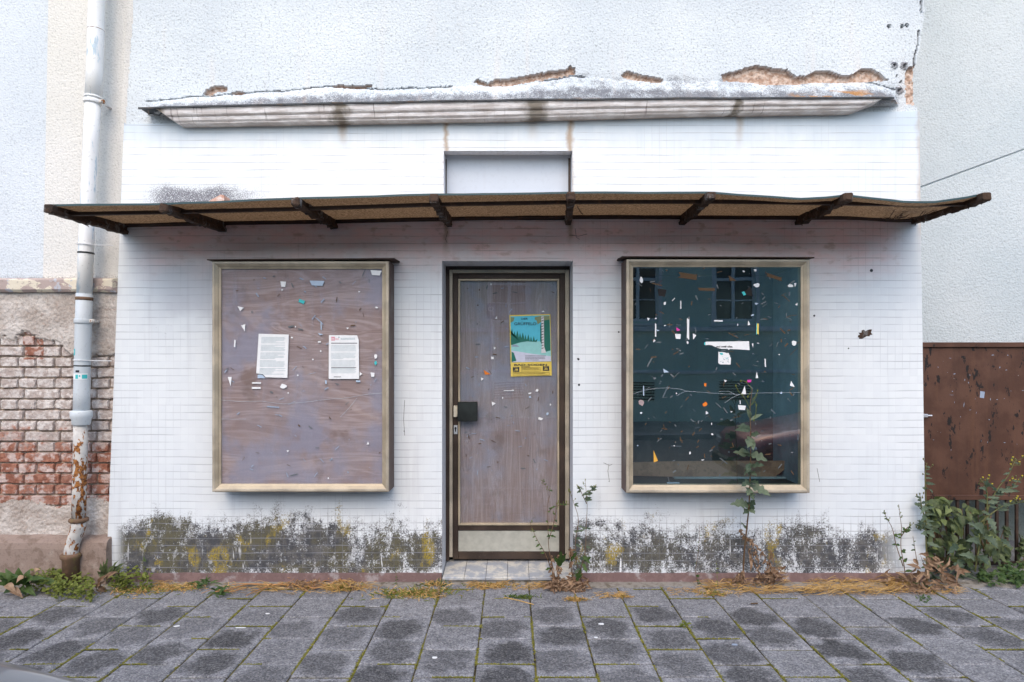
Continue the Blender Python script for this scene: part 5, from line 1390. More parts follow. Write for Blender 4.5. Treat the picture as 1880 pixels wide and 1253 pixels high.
    text_lines(t, Q(310, 0)[0], Q(610, 0)[0], Q(0, 946)[1], Q(0, 958)[1], y2, 1, M['ink'], 6, .8)
    for (a, b, s) in ((180, 278, '18.'), (640, 736, '20.')):
        y0 = 955 if a < 300 else 940
        bx = flat_poly('date_box', [Q(a, y0), Q(b, y0 - 2), Q(b + 2, y0 + 72), Q(a + 2, y0 + 74)], y2, M['ink'], t)
        text_mesh('date', s, P(*Q(a + 24, y0 + 50), y2 - .0012), .0175, M['yellow'], bx, width=.026, bold=.0006)
        text_lines(bx, Q(a + 14, 0)[0], Q(b - 14, 0)[0], Q(0, y0 + 8)[1], Q(0, y0 + 16)[1], y2 - .001, 1, M['yellow'], 7); text_lines(bx, Q(a + 14, 0)[0], Q(b - 14, 0)[0], Q(0, y0 + 56)[1], Q(0, y0 + 68)[1], y2 - .001, 1, M['yellow'], 8)
    text_lines(t, Q(320, 0)[0], Q(590, 0)[0], Q(0, 968)[1], Q(0, 1010)[1], y2, 4, M['tan'], 5, .35); text_lines(t, Q(195, 0)[0], Q(720, 0)[0], Q(0, 1048)[1], Q(0, 1070)[1], y2, 2, M['tan'], 8, .4)
    mb = MB()
    for (a, b, c, d) in ((182, 740, 1036, 1040), (182, 740, 1078, 1082), (182, 186, 1036, 1082), (736, 740, 1036, 1082), (310, 598, 962, 965), (312, 600, 1020, 1023), (310, 313, 962, 1022), (596, 600, 962, 1022)): mb.poly([P(*Q(a, d), y2), P(*Q(b, d), y2), P(*Q(b, c), y2), P(*Q(a, c), y2)])
    obj('box_outline', mb, M['tan'], t)
    # dark window: torn banner strip, torn sticker
    k = 120 / 1880
    def B(x, y): return (1280 + x * k, 610 + y * k)
    t = paper('torn_banner', 'long white torn paper strip with a line of small dark words on the dark window', 'paper strip', [B(*p) for p in ((238, 280), (1490, 265), (1505, 520), (1200, 500), (940, 490), (900, 515), (880, 485), (700, 485), (560, 445), (420, 380), (330, 368), (240, 378))], Yr - .001, M['white'])
    flat_poly('edge_tab', [B(200, 300), B(236, 285), B(236, 378), B(200, 370)], Yr - .0008, M['teal'], t)
    text_mesh('lettering', 'und weiß alles.', P(*B(540, 442), Yr - .0026), .0165, M['ink'], t, width=.113, bold=.0004)
    t = paper('torn_sticker', 'square white and turquoise sticker with a torn edge below the long paper strip', 'sticker', [B(*p) for p in ((610, 560), (640, 580), (720, 575), (800, 585), (850, 610), (905, 600), (920, 655), (945, 680), (940, 720), (968, 735), (962, 935), (650, 930), (605, 885))], Yr - .001, M['white'])
    mb = MB(); rr = random.Random(2); Ys = Yr - .0022
    for i in range(26):
        x, y = rr.uniform(640, 900), rr.uniform(680, 870); s = rr.uniform(8, 26); mb.poly([P(*B(x, y + s), Ys), P(*B(x + s * 1.3, y + s * .8), Ys), P(*B(x + s * .8, y), Ys), P(*B(x - s * .3, y + s * .3), Ys)])
    obj('print', mb, M['grey_ink'], t)
    flat_poly('print', [B(*p) for p in ((635, 605), (730, 600), (745, 655), (680, 660))], Ys, M['teal'], t); flat_poly('print', [B(*p) for p in ((845, 745), (870, 735), (865, 775), (848, 770))], Ys, M['teal'], t)
    # scraps with a look of their own: (name, label, category, crop, cx, cy, w, h, kind, rot, material)
    def c5(x, y): return (1150 + x / 5.53, 480 + y / 5.53)
    def c6(x, y): return (1150 + x / 5.53, 690 + y / 5.53)
    def c4(x, y): return (380 + x / 2.505, 440 + y / 2.505)
    def cd(x, y): return (790 + x / 3.58, 450 + y / 3.58)
    own = [
     ('paper_scrap', 'magenta paper scrap above a white one on the dark window', 'paper scrap', c5, 522, 697, 52, 34, 'tri', .5, 'pink', Yr),
     ('paper_scrap', 'small bright orange paper scrap in the middle of the dark window, below the crack', 'paper scrap', c6, 798, 292, 55, 50, 'blob', .3, 'orange', Yr),
     ('paper_scrap', 'tiny orange scrap just above the crack in the dark window', 'paper scrap', c6, 800, 92, 22, 34, 'quad', .1, 'orange', Yr),
     ('paper_scrap', 'amber yellow curled scrap standing at the end of the plank in the dark window', 'paper scrap', c6, 285, 815, 44, 120, 'tri2', -.25, 'amber', Yr),
     ('paper_scrap', 'narrow yellow scrap with a blue edge right of the long strip', 'paper scrap', c5, 1333, 688, 24, 112, 'strip', 0, 'yellow', Yr),
     ('paper_scrap', 'black cup shaped scrap near the upper left of the dark window', 'paper scrap', c5, 362, 318, 92, 82, 'quad', .12, 'black_paper', Yr),
     ('paper_scrap', 'black triangular scrap with turquoise tip on the dark window', 'paper scrap', c5, 1240, 300, 115, 92, 'tri2', .15, 'black_paper', Yr),
     ('paper_scrap', 'dusty pink round scrap below the crack at the dark window frame', 'paper scrap', c6, 150, 275, 68, 70, 'blob', 0, 'grey_pink', Yr),
     ('paper_scrap', 'long vertical white paper strip left of centre on the dark window', 'paper scrap', c5, 626, 685, 24, 215, 'strip', .01, 'white', Yr),
     ('paper_scrap', 'pink and white corner scrap beside the tip of the tall weed', 'paper scrap', c6, 1248, 55, 45, 26, 'quad', -.05, 'pink', Yr),
     ('tape_scrap', 'brown crossed tape strips in the upper right of the dark window', 'tape', c5, 1500, 160, 175, 38, 'strip', .3, 'tan', Yr),
     ('tape_scrap', 'broad brown torn tape at the top of the dark window', 'tape', c5, 625, 150, 190, 60, 'strip', .12, 'tan', Yr),
     ('tape_scrap', 'bent brown tape scrap over the mirrored window, right of centre in the dark window', 'tape', c5, 1065, 185, 100, 45, 'tri', .5, 'tan', Yr),
     ('tape_scrap', 'faint horizontal brown tape mark above the magenta scrap', 'tape', c5, 815, 286, 185, 30, 'strip', .02, 'tan', Yr),
     ('paper_scrap', 'white and teal torn scrap near the top of the boarded window', 'paper scrap', c4, 505, 201, 66, 24, 'quad', .0, 'blue_paper', Yl),
     ('paper_scrap', 'bright turquoise scrap on a slanting tape in the boarded window', 'paper scrap', c4, 435, 285, 30, 16, 'strip', .35, 'teal', Yl),
     ('paper_scrap', 'teal green scrap beside the letter with red letterhead', 'paper scrap', c4, 775, 567, 15, 24, 'blob', .2, 'teal', Yl),
     ('paper_scrap', 'large white corner scrap in the top right of the boarded window', 'paper scrap', c4, 776, 153, 52, 24, 'quad', .03, 'white', Yl),
     ('paper_scrap', 'red orange smudged scrap on the door glass left of the poster', 'paper scrap', cd, 370, 845, 52, 24, 'tri', .45, 'orange', Yd),
     ('paper_scrap', 'white square sticker scrap left of the poster on the door', 'paper scrap', cd, 408, 743, 18, 18, 'strip', 0, 'white', Yd),
     ('paper_scrap', 'white triangular scrap right of the black door handle', 'paper scrap', cd, 413, 1046, 30, 28, 'tri', .3, 'white', Yd),
    ]
    for i, (n, l, c, fn, x, y, w, h, kd, ro, m, Y) in enumerate(own):
        pts = [fn(*p) for p in scrap_pts(x, y, w, h, kd, ro, i + 3)]
        cx, cy = sum(p[0] for p in pts) / len(pts), sum(p[1] for p in pts) / len(pts)
        o = flat_poly(n, pts, Y - .0005, M[m]); tag(o, l, c)
        o.data.transform(Matrix.Translation(-P(cx, cy, Y))); o.location = P(cx, cy, Y)
        if 'turquoise tip' in l: flat_poly('turquoise_tip', [fn(*p) for p in ((1170, 315), (1195, 305), (1215, 340), (1190, 350))], Y - .0012, M['teal'], o)
        if 'blue edge' in l: flat_poly('blue_edge', [fn(*p) for p in ((1320, 630), (1326, 630), (1324, 745), (1317, 745))], Y - .0012, M['teal'], o)
    right = [(150, 190, 42, 72, 'blob', 0), (1325, 245, 75, 48, 'blob', 0), (1665, 247, 58, 46, 'blob', 0), (1715, 243, 24, 42, 'tri2', 3.1), (1320, 433, 42, 22, 'tri', 0), (1730, 433, 22, 30, 'tri2', .3), (390, 428, 26, 40, 'blob', .2), (478, 388, 44, 6, 'strip', -.8), (552, 442, 10, 84, 'strip', 0), (223, 590, 28, 32, 'tri', 0), (297, 702, 14, 142, 'strip', 0), (318, 703, 40, 16, 'tri', .2), (281, 812, 20, 36, 'tri', .5), (391, 653, 24, 12, 'blob', -.3), (523, 763, 64, 50, 'quad', 0), (621, 825, 20, 38, 'blob', 0), (688, 768, 40, 60, 'tri', .2), (932, 605, 92, 14, 'strip', .02), (1280, 548, 34, 18, 'blob', -.3), (1190, 102, 26, 20, 'blob', 0), (1308, 92, 26, 24, 'quad', 0), (1702, 830, 58, 56, 'blob', 0), (1284, 855, 16, 44, 'tri2', 3.0), (1410, 1030, 13, 88, 'strip', -.03), (1550, 948, 12, 14, 'blob', 0), (397, 1120, 70, 34, 'tri', .45), (285, 1190, 22, 20, 'tri', 0), (1323, 1155, 26, 68, 'tri2', -.1), (1130, 645, 8, 24, 'strip', 0), (298, 580, 20, 16, 'blob', 0), (1335, 832, 24, 6, 'strip', 0), (1240, 625, 26, 44, 'tri2', -.2)]
    right6 = [(175, 152, 10, 104, 'strip', 0), (508, 180, 12, 16, 'blob', 0), (815, 382, 34, 34, 'tri', .5), (1005, 56, 30, 26, 'tri', .1), (1195, 145, 44, 86, 'tri2', .1), (1172, 325, 78, 48, 'quad', .05), (1155, 270, 10, 40, 'strip', 0), (1571, 172, 28, 24, 'tri2', .2), (1677, 95, 70, 40, 'tri', .9), (1068, 368, 24, 16, 'tri', 0), (150, 379, 24, 20, 'blob', 0), (872, 596, 24, 22, 'blob', 0), (646, 785, 18, 34, 'blob', 0), (285, 30, 26, 20, 'tri', .2), (115, 710, 14, 14, 'blob', 0), (485, 712, 16, 10, 'blob', 0), (865, 490, 8, 22, 'strip', 0), (775, 856, 30, 12, 'blob', 0)]
    left = [(350, 205, 26, 26, 'quad', 0), (155, 319, 30, 22, 'tri', 0), (172, 407, 22, 30, 'tri2', 2.8), (525, 397, 5, 40, 'strip', 0), (108, 654, 18, 42, 'tri2', 3.0), (228, 660, 42, 7, 'strip', 0), (227, 683, 44, 9, 'strip', 0), (350, 674, 38, 24, 'blob', 0), (776, 538, 18, 30, 'blob', 0), (762, 622, 18, 20, 'quad', 0), (695, 652, 20, 9, 'strip', 0), (740, 936, 12, 14, 'tri2', 0), (372, 974, 12, 10, 'tri', 0), (558, 1098, 6, 10, 'blob', 0), (647, 409, 12, 9, 'tri', 0), (346, 233, 10, 9, 'tri', 0), (391, 451, 12, 9, 'blob', .3), (522, 437, 26, 9, 'tri', .2), (517, 471, 14, 7, 'strip', -.1), (700, 241, 10, 8, 'tri', 0), (780, 313, 14, 8, 'blob', 0), (523, 513, 9, 8, 'blob', 0), (487, 552, 9, 9, 'blob', 0), (418, 625, 8, 8, 'blob', 0), (547, 656, 8, 18, 'strip', 0), (407, 401, 7, 8, 'blob', 0), (128, 478, 7, 34, 'strip', .05), (706, 620, 14, 18, 'tri', .4), (374, 706, 7, 7, 'blob', 0)]
    door = [(340, 884, 20, 22, 'tri', .3), (655, 975, 26, 14, 'blob', -.2), (655, 999, 20, 14, 'blob', .2), (725, 1143, 44, 20, 'blob', .1), (702, 955, 22, 18, 'blob', -.5), (422, 680, 16, 18, 'tri', .2), (435, 476, 12, 18, 'tri2', .2), (543, 956, 16, 9, 'quad', 0), (475, 1005, 10, 14, 'blob', 0), (770, 1110, 20, 22, 'blob', .4), (400, 260, 14, 14, 'tri', 0), (740, 436, 20, 12, 'tri2', 0), (510, 958, 60, 5, 'strip', 0), (790, 1050, 10, 16, 'blob', 0)]
    sd = 100
    for fn, lst, Y, lab, grp in ((c5, right, Yr, 'white torn paper scrap stuck on the dark window pane', 'white scraps on the dark window'), (c6, right6, Yr, 'white torn paper scrap stuck on the dark window pane', 'white scraps on the dark window'), (c4, left, Yl, 'little white paper remnant stuck on the boarded window pane', 'white scraps on the boarded window'), (cd, door, Yd, 'white paper remnant stuck on the door glass', 'white scraps on the door glass')):
        for (x, y, w, h, kd, ro) in lst:
            sd += 1; pts = [fn(*p) for p in scrap_pts(x, y, w, h, kd, ro, sd)]
            o = flat_poly('paper_scrap', pts, Y - .0005, M['white'] if sd % 7 else M['blue_paper']); tag(o, lab, 'paper scrap', grp)
            cx, cy = sum(p[0] for p in pts) / len(pts), sum(p[1] for p in pts) / len(pts)
            o.data.transform(Matrix.Translation(-P(cx, cy, Y))); o.location = P(cx, cy, Y)
    # board lying inside the dark window
    Y = .10; zf = SC[1][2][2] - .003
    pts = [(1120, 852), (1164, 850), (1215, 848.5), (1300, 847.5), (1460, 847), (1446, 858), (1432, 869), (1418, 878), (1330, 876), (1250, 876), (1164, 874), (1120, 874)]
    def PX(p): q = P(p[0], p[1], Y); return (max(q.x, SC[1][2][0] - .03), max(q.z, zf + .001))
    p2 = [PX(p) for p in pts][::-1]; 
    mb = MB(); mb.prism(p2, Y, Y + .028)
    o = obj('wooden_board', mb, M['plank']); tag(o, 'stained brown wooden board with a slanted end lying inside the dark window', 'board')
    mb = MB(); mb.box(XP(1224, -.1), XP(1247, -.1), -.11, -.10, zf + .001, zf + .012, .002); o = obj('paper_slip', mb, M['cold']); tag(o, 'pale folded slip lying on the ledge inside the dark window', 'paper')
    # shard of roof tile on the canopy
    mb = MB(); c = P(403, 371, -.55); pts = [(-.050, 0), (.038, 0), (.045, .012), (.040, .034), (.022, .036), (0, .026), (-.03, .012)]
    mb.prism([(c.x + a * 1.0, c.z - .008 + b * 1.2) for a, b in pts], c.y - .035, c.y + .05)
    for i, v in enumerate(mb.v): v.x += .004 * nz(i, 0, 0, 3.3)
    o = obj('tile_shard', mb, M['terracotta']); tag(o, 'pale broken clay shard lying on top of the canopy', 'shard')
# ================================================================== weeds, grass and litter
def jit(): return (random.random(), random.random(), random.random())
def add_leaf(mb, A, B, W, lobes=0, sag=.12, nrm=None, fold=.25, curl=0.0, segs=9, shape=.8):
    mb.col = jit()
    n = nrm or (rnd(-.35, .35), -1, rnd(.1, .9))
    mb.leaf(A, B, W, n, sag, lobes, fold, segs, shape, curl)
def stem_path(px_pts, Ys):
    """pixels at given depths -> points"""
    out = []
    for i, (a, b) in enumerate(px_pts):
        t = i / max(1, len(px_pts) - 1); out.append(P(a, b, Ys[0] + (Ys[1] - Ys[0]) * t))
    return out
def smooth(pts, n=4):
    o = []
    for i in range(len(pts) - 1):
        p0 = pts[max(0, i - 1)]; p1 = pts[i]; p2 = pts[i + 1]; p3 = pts[min(len(pts) - 1, i + 2)]
        for k in range(n):
            t = k / n; o.append(.5 * ((2 * p1) + (p2 - p0) * t + (2 * p0 - 5 * p1 + 4 * p2 - p3) * t * t + (3 * p1 - p0 - 3 * p2 + p3) * t ** 3))
    o.append(pts[-1]); return o
def dry_clump(mb, c, r, h, n, lmin=.03, lmax=.08, w=.022):
    for i in range(n):
        a = Vector((c.x + rnd(-r, r), c.y + rnd(-r * .5, r * .5), c.z + rnd(0, h) ** 1.0))
        d = Vector((rnd(-1, 1), rnd(-.8, .4), rnd(-.9, .5))).normalized() * rnd(lmin, lmax)
        add_leaf(mb, a, a + d, rnd(w * .5, w), rnd(0, 1) < .5 and 2 or 0, rnd(-.2, .3), (rnd(-1, 1), -1, rnd(-.5, 1)), rnd(.3, .9), rnd(-.4, .4), 6)
def build_weeds():
    # ---- tall wild lettuce in front of the dark window
    base = P(1364, 1070, -.07)
    t = thing('wild_lettuce', 'tall single stemmed weed with lobed leaves standing before the dark window', 'weed', (base.x, base.y, 0))
    path = [(1364, 1070), (1366, 1020), (1371, 970), (1375, 930), (1377, 880), (1378, 840), (1378, 790), (1377, 750), (1381, 715)]
    yy = [-.07, -.12, -.19, -.26, -.29, -.30, -.31, -.31, -.31]
    pts = smooth([P(a, b, y) for (a, b), y in zip(path, yy)]); mb = MB(); mb.col = (.5, .5, .5)
    mb.tube(pts, [.0062 - .0045 * i / len(pts) for i in range(len(pts))], 7); obj('stem', mb, M['stem_b'], t, True)
    def at(py):
        for (a, b), (c, d), y0, y1 in zip(path, path[1:], yy, yy[1:]):
            if d <= py <= b: k = (b - py) / (b - d); return P(a + (c - a) * k, py, y0 + (y1 - y0) * k), y0 + (y1 - y0) * k
        return P(*path[-1], yy[-1]), yy[-1]
    mb = MB()
    for (py, tx, ty, w, lo, dy) in ((745, 1392, 722, .006, 0, -.02), (768, 1371, 748, .02, 0, -.02), (772, 1400, 760, .018, 0, .02), (789, 1349, 788, .034, 0, -.05), (787, 1352, 782, .03, 2, -.02), (800, 1396, 796, .034, 2, -.06), (803, 1372, 820, .045, 2, -.08), (806, 1383, 826, .03, 0, -.08), (836, 1346, 829, .046, 2, -.03), (834, 1364, 826, .035, 2, -.08), (834, 1409, 845, .046, 3, -.05), (838, 1392, 832, .03, 0, .03), (858, 1404, 853, .040, 3, -.07), (862, 1370, 866, .034, 3, -.08), (868, 1389, 872, .03, 2, -.08), (886, 1360, 893, .036, 3, -.08), (884, 1394, 888, .034, 3, -.07), (892, 1416, 908, .050, 4, -.04), (897, 1371, 910, .038, 3, -.07), (905, 1383, 918, .036, 3, -.07), (930, 1340, 922, .055, 4, -.04), (936, 1386, 916, .042, 3, -.05), (936, 1386, 944, .038, 3, -.06), (936, 1364, 944, .03, 2, -.06), (973, 1360, 957, .014, 2, -.02), (815, 1370, 806, .028, 2, -.05), (876, 1366, 858, .03, 2, -.06), (850, 1366, 872, .026, 2, -.07)):
        A, Y = at(py); B = P(tx, ty, Y + dy); add_leaf(mb, A, B, w * 1.35, lo, rnd(.02, .15), (rnd(-.3, .3), -1, rnd(.4, 1.0)), .3, rnd(0, .12), 14)
    obj('leaves', mb, M['leaf_b'], t)
    mb = MB(); mb.col = (.7, .5, .5)
    for br in ([(1377, 750), (1367, 731), (1358, 722), (1351, 709)], [(1381, 716), (1374, 706), (1366, 700), (1360, 700)], [(1381, 735), (1388, 726), (1391, 718)], [(1379, 745), (1387, 738), (1388, 756), (1384, 772)], [(1378, 720), (1373, 729)]):
        q = smooth([P(a, b, -.31) for a, b in br]); mb.tube(q, [.0018] * len(q), 5)
        e = q[-1]; mb.tube([e + Vector((0, 0, -.006)), e, e + Vector((0, 0, .009))], [.003, .0055, .002], 6); e = q[len(q) // 2]; mb.tube([e, e + Vector((.006, 0, .011))], [.0035, .002], 5)
    obj('flower_buds', mb, M['leaf_y'], t)
    # ---- withered shrub right of it
    base = P(1396, 1072, -.09)
    t = thing('withered_weed', 'dead brown weed with shrivelled leaves beside the foot of the tall lettuce', 'weed', (base.x, base.y, 0))
    mb = MB(); mb.col = (.5, .5, .5); lv = MB()
    for br in ([(1398, 1072), (1392, 1050), (1378, 1018), (1366, 985), (1358, 972)], [(1412, 1074), (1410, 1045), (1402, 1020), (1385, 1000), (1372, 988)], [(1420, 1076), (1418, 1050), (1412, 1030), (1417, 1010)], [(1392, 1072), (1393, 1040), (1386, 1010)], [(1360, 1068), (1352, 1058), (1362, 1050)], [(1405, 1075), (1424, 1050)]):
        q = smooth([P(a, b, -.09 - .01 * i) for i, (a, b) in enumerate(br)]); mb.tube(q, [.003 - .0018 * i / len(q) for i in range(len(q))], 5)
        for i in range(len(q) * 2):
            a = random.choice(q[len(q) // 5:]); add_leaf(lv, a, a + Vector((rnd(-.025, .03), rnd(-.02, .01), rnd(-.045, .02))), rnd(.008, .02), 2 if random.random() < .4 else 0, .1, (rnd(-1, 1), -1, rnd(-.5, .5)), .7, rnd(-.4, .4), 6)
    dry_clump(lv, P(1418, 1062, -.11), .07, .07, 70, .02, .055, .018); dry_clump(lv, P(1380, 1072, -.13), .16, .02, 60, .02, .05, .016)
    add_leaf(lv, P(1376, 1025, -.1), P(1377, 1048, -.12), .018, 0, .1, (0, -1, 0), .6, .3); obj('stem', mb, M['stem_b'], t, True); obj('dry_leaves', lv, M['dry'], t)
    # ---- helper for leafy uprights
    def upright(name, label, base, stems, Y0, Y1, leafn, mat='leaf', lw=.02, ll=.045, lobes=2, dry=None, buds=True, stemm='stem', top=0.35, sr=.0032):
        t = thing(name, label, 'weed', (P(base[0], base[1], Y0).x, Y0, 0))
        mb = MB(); mb.col = (.5, .5, .5); lv = MB(); bd = MB()
        for s in stems:
            q = smooth(stem_path(s, (Y0, Y1))); mb.tube(q, [sr - (sr - .001) * i / len(q) for i in range(len(q))], 6)
            for i in range(leafn):
                k = rnd(top * .2, .97); a = q[int(k * (len(q) - 1))]; sc = 1.15 - .75 * k
                d = Vector((random.choice((-1, 1)) * rnd(.5, 1), rnd(-.7, .2), rnd(-.3, .6))).normalized() * ll * sc * rnd(.6, 1.25)
                add_leaf(lv, a, a + d, lw * sc * rnd(.7, 1.2), lobes if random.random() < .7 else 0, rnd(0, .3), None, .3, rnd(-.05, .15))
            if buds:
                for i in range(6):
                    a = q[int(rnd(.7, 1) * (len(q) - 1))]; e = a + Vector((rnd(-.02, .02), rnd(-.01, .01), rnd(.0, .02))); bd.col = jit(); bd.tube([a, e], [.0012, .0012], 4); bd.tube([e, e + Vector((0, 0, .005)), e + Vector((0, 0, .009))], [.002, .0035, .001], 5)
        obj('stem', mb, M[stemm], t, True); obj('leaves', lv, M[mat], t)
        if bd.v: obj('flower_buds', bd, M['leaf_y'], t)
        if dry:
            dl = MB(); 
            for (px, py, r, h, n) in dry: dry_clump(dl, P(px, py, Y0 - .02), r, h, n)
            obj('dry_leaves', dl, M['dry'], t)
        return t
    Y = -.10
    upright('sow_thistle', 'spindly weed with pale seed heads growing at the right door jamb', (1020, 1075), [[(1022, 1078), (1016, 1045), (1008, 1010), (1006, 960), (1006, 925), (1010, 905), (1000, 890), (996, 882)], [(1014, 1050), (1000, 1015), (983, 985), (972, 955)], [(1008, 990), (1018, 955), (1022, 920)], [(1006, 940), (1020, 930), (1046, 926)]], Y, Y - .03, 7, 'leaf', .017, .042, 2, None, True, 'stem_b')
    upright('sow_thistle', 'leafy weed with drooping dark leaves on the tiles right of the door', (1060, 1076), [[(1050, 1082), (1062, 1055), (1074, 1015), (1076, 970), (1078, 930), (1076, 900), (1074, 882)], [(1062, 1050), (1056, 1000), (1062, 955), (1052, 920), (1046, 902)], [(1077, 925), (1068, 906), (1063, 893)], [(1077, 910), (1088, 898), (1092, 894)]], Y, Y - .03, 9, 'leaf_b', .022, .055, 2, None, True, 'stem_b')
    t = thing('withered_clump', 'rust brown withered clump of stalks at the right end of the doorstep', 'weed', (P(1040, 1085, -.14).x, -.14, 0))
    lv = MB(); mb = MB(); mb.col = (.4, .5, .5)
    for s in ([(1018, 1085), (1014, 1050), (1012, 1020)], [(1028, 1085), (1026, 1050), (1028, 1020)], [(1052, 1088), (1050, 1040), (1048, 1005)], [(1058, 1086), (1064, 1050)], [(1035, 1088), (1050, 1060)]):
        q = smooth([P(a, b, -.13) for a, b in s]); mb.tube(q, [.0045 - .002 * i / len(q) for i in range(len(q))], 6)
        for i in range(34):
            a = random.choice(q); add_leaf(lv, a + Vector((rnd(-.008, .008), rnd(-.01, .01), 0)), a + Vector((rnd(-.03, .03), rnd(-.03, .01), rnd(-.05, .02))), rnd(.008, .02), 0, .2, (rnd(-1, 1), -1, rnd(-.5, .5)), .7, rnd(-.4, .4), 6)
    dry_clump(lv, P(1038, 1080, -.15), .11, .05, 200, .025, .07, .02); dry_clump(lv, P(1058, 1082, -.17), .07, .06, 60, .03, .08, .02)
    obj('stalks', mb, M['stem_b'], t, True); obj('dry_leaves', lv, M['dry'], t)
    gl = MB()
    for (a, b, c, d, w) in ((1028, 1040, 1018, 1018, .03), (1028, 1040, 1040, 1012, .028), (1028, 1036, 1030, 1008, .03), (1058, 1065, 1068, 1042, .03), (1056, 1068, 1070, 1052, .026), (1048, 1030, 1060, 1010, .024), (1072, 1030, 1086, 1022, .03), (1070, 1020, 1084, 1034, .028), (1070, 1035, 1078, 1050, .026)): add_leaf(gl, P(a, b, -.15), P(c, d, -.2), w, 2, .1)
    obj('leaves', gl, M['leaf'], t)
    upright('thin_weed', 'thin little weed on the stained tiles between door and tall lettuce', (1284, 1070), [[(1282, 1076), (1277, 1050), (1281, 1020), (1284, 990), (1284, 965)]], -.06, -.07, 9, 'leaf', .011, .03, 2, None, False, 'stem_b', .3, .002)
    upright('thin_weed', 'pale feathery seedling in the straw below the dark window', (1318, 1082), [[(1318, 1086), (1317, 1060), (1316, 1030)]], -.14, -.15, 10, 'leaf_y', .006, .022, 0, None, False, 'stem', .1, .0015)
    upright('thin_weed', 'small leafy weed growing up the tiles at the left of the stained patch', (267, 1055), [[(268, 1060), (262, 1035), (265, 1015), (263, 995)]], -.03, -.04, 11, 'leaf', .013, .026, 2, None, False, 'stem', .1, .002)
    upright('thin_weed', 'tiny straight seedling against the tiles left of the door', (727, 1080), [[(728, 1078), (728, 1060), (726, 1040)]], -.08, -.08, 9, 'leaf', .006, .018, 0, None, False, 'stem', .1, .0014)
    upright('sow_thistle', 'two stemmed weed with small toothed leaves near the right end of the tiles', (1662, 1070), [[(1664, 1076), (1660, 1040), (1654, 1005), (1655, 970), (1652, 945), (1650, 926)], [(1658, 1040), (1645, 1000), (1638, 970), (1628, 952), (1624, 940)], [(1655, 985), (1665, 970), (1672, 966)]], -.08, -.12, 10, 'leaf', .020, .042, 3, [(1650, 1068, .10, .03, 30)], True, 'stem_b')
    t = upright('curled_weed', 'tangle of curled withered leaves on the pavement by the right wall corner', (1700, 1080), [[(1690, 1085), (1686, 1050), (1680, 1010), (1676, 985)], [(1704, 1085), (1700, 1050), (1690, 1020)]], -.14, -.14, 4, 'leaf', .02, .05, 2, None, False, 'stem_b')
    lv = MB()
    for i in range(62):
        a = P(rnd(1664, 1760), rnd(1020, 1085), rnd(-.22, -.08)); d = Vector((rnd(-1, 1), rnd(-.7, .2), rnd(-.9, .3))).normalized() * rnd(.04, .10)
        add_leaf(lv, a, a + d, rnd(.016, .036), 2 if random.random() < .5 else 0, .3, (rnd(-1, 1), -1, rnd(-.3, .8)), .7, rnd(-.5, .5), 9)
    dry_clump(lv, P(1690, 1082, -.2), .16, .02, 60, .02, .06, .016); obj('dry_leaves', lv, M['dry'], t)
    # ---- climber and bush in front of the railing
    t = thing('ivy_bush', 'dense dark green bush of pointed leaves crowding the railing under the rusty gate', 'bush', (P(1760, 1045, .2).x, .2, 0))
    lv = MB(); mb = MB(); mb.col = (.4, .5, .5)
    ly = MB()
    for i in range(420):
        px = 1702 + 150 * random.betavariate(1.0, 1.7); top = lerp([(1700, 922), (1720, 914), (1770, 922), (1800, 945), (1835, 985), (1855, 1005)], px); py = top + (1042 - top) * random.betavariate(.8, 1.25)
        if nz(px, py, 4, .045) < -.22: continue
        y = rnd(.02, .33) if px > 1712 else rnd(-.02, .1)
        a = P(px, py, y); d = Vector((rnd(-.8, .8), rnd(-.6, .1), rnd(-1.1, .35))).normalized() * rnd(.03, .085)
        add_leaf(ly if random.random() < .3 else lv, a, a + d, d.length * rnd(.5, .68), 0, rnd(0, .25), (rnd(-.7, .7), -1, rnd(.1, 1.3)), .3, rnd(-.05, .2), 8, .62)
    obj('young_leaves', ly, M['leaf_yg'], t)
    obj('leaves', lv, M['leaf_d'], t)
    for i in range(16):
        x0 = rnd(1705, 1820); q = smooth([P(x0 + rnd(-10, 10), 1045, .18), P(x0 + rnd(-20, 20), 1000, .2), P(x0 + rnd(-25, 25), rnd(930, 960), .2)]); mb.tube(q, .004, 5)
    obj('stems', mb, M['stem_b'], t, True)
    t = thing('ivy_trail', 'low trailing ivy with small leaves around the railing bars at the right edge', 'ivy', (P(1855, 1040, .3).x, .3, 0)); lv = MB(); mb = MB(); mb.col = (.4, .5, .5)
    for k in range(7):
        x0 = rnd(1835, 1895); q = smooth([P(x0, 1044, .26), P(x0 + rnd(-14, 14), 1018, .29), P(x0 + rnd(-18, 18), rnd(955, 1000), .29)]); mb.tube(q, .0028, 5)
        for i in range(15):
            a = random.choice(q); d = Vector((rnd(-1, 1), rnd(-.8, 0), rnd(-.6, .5))).normalized() * rnd(.025, .055); add_leaf(lv, a, a + d, d.length * .8, 2 if random.random() < .4 else 0, .15, None, .3, .1, 8, .62)
    obj('leaves', lv, M['leaf_d'], t); obj('stems', mb, M['stem_b'], t, True)
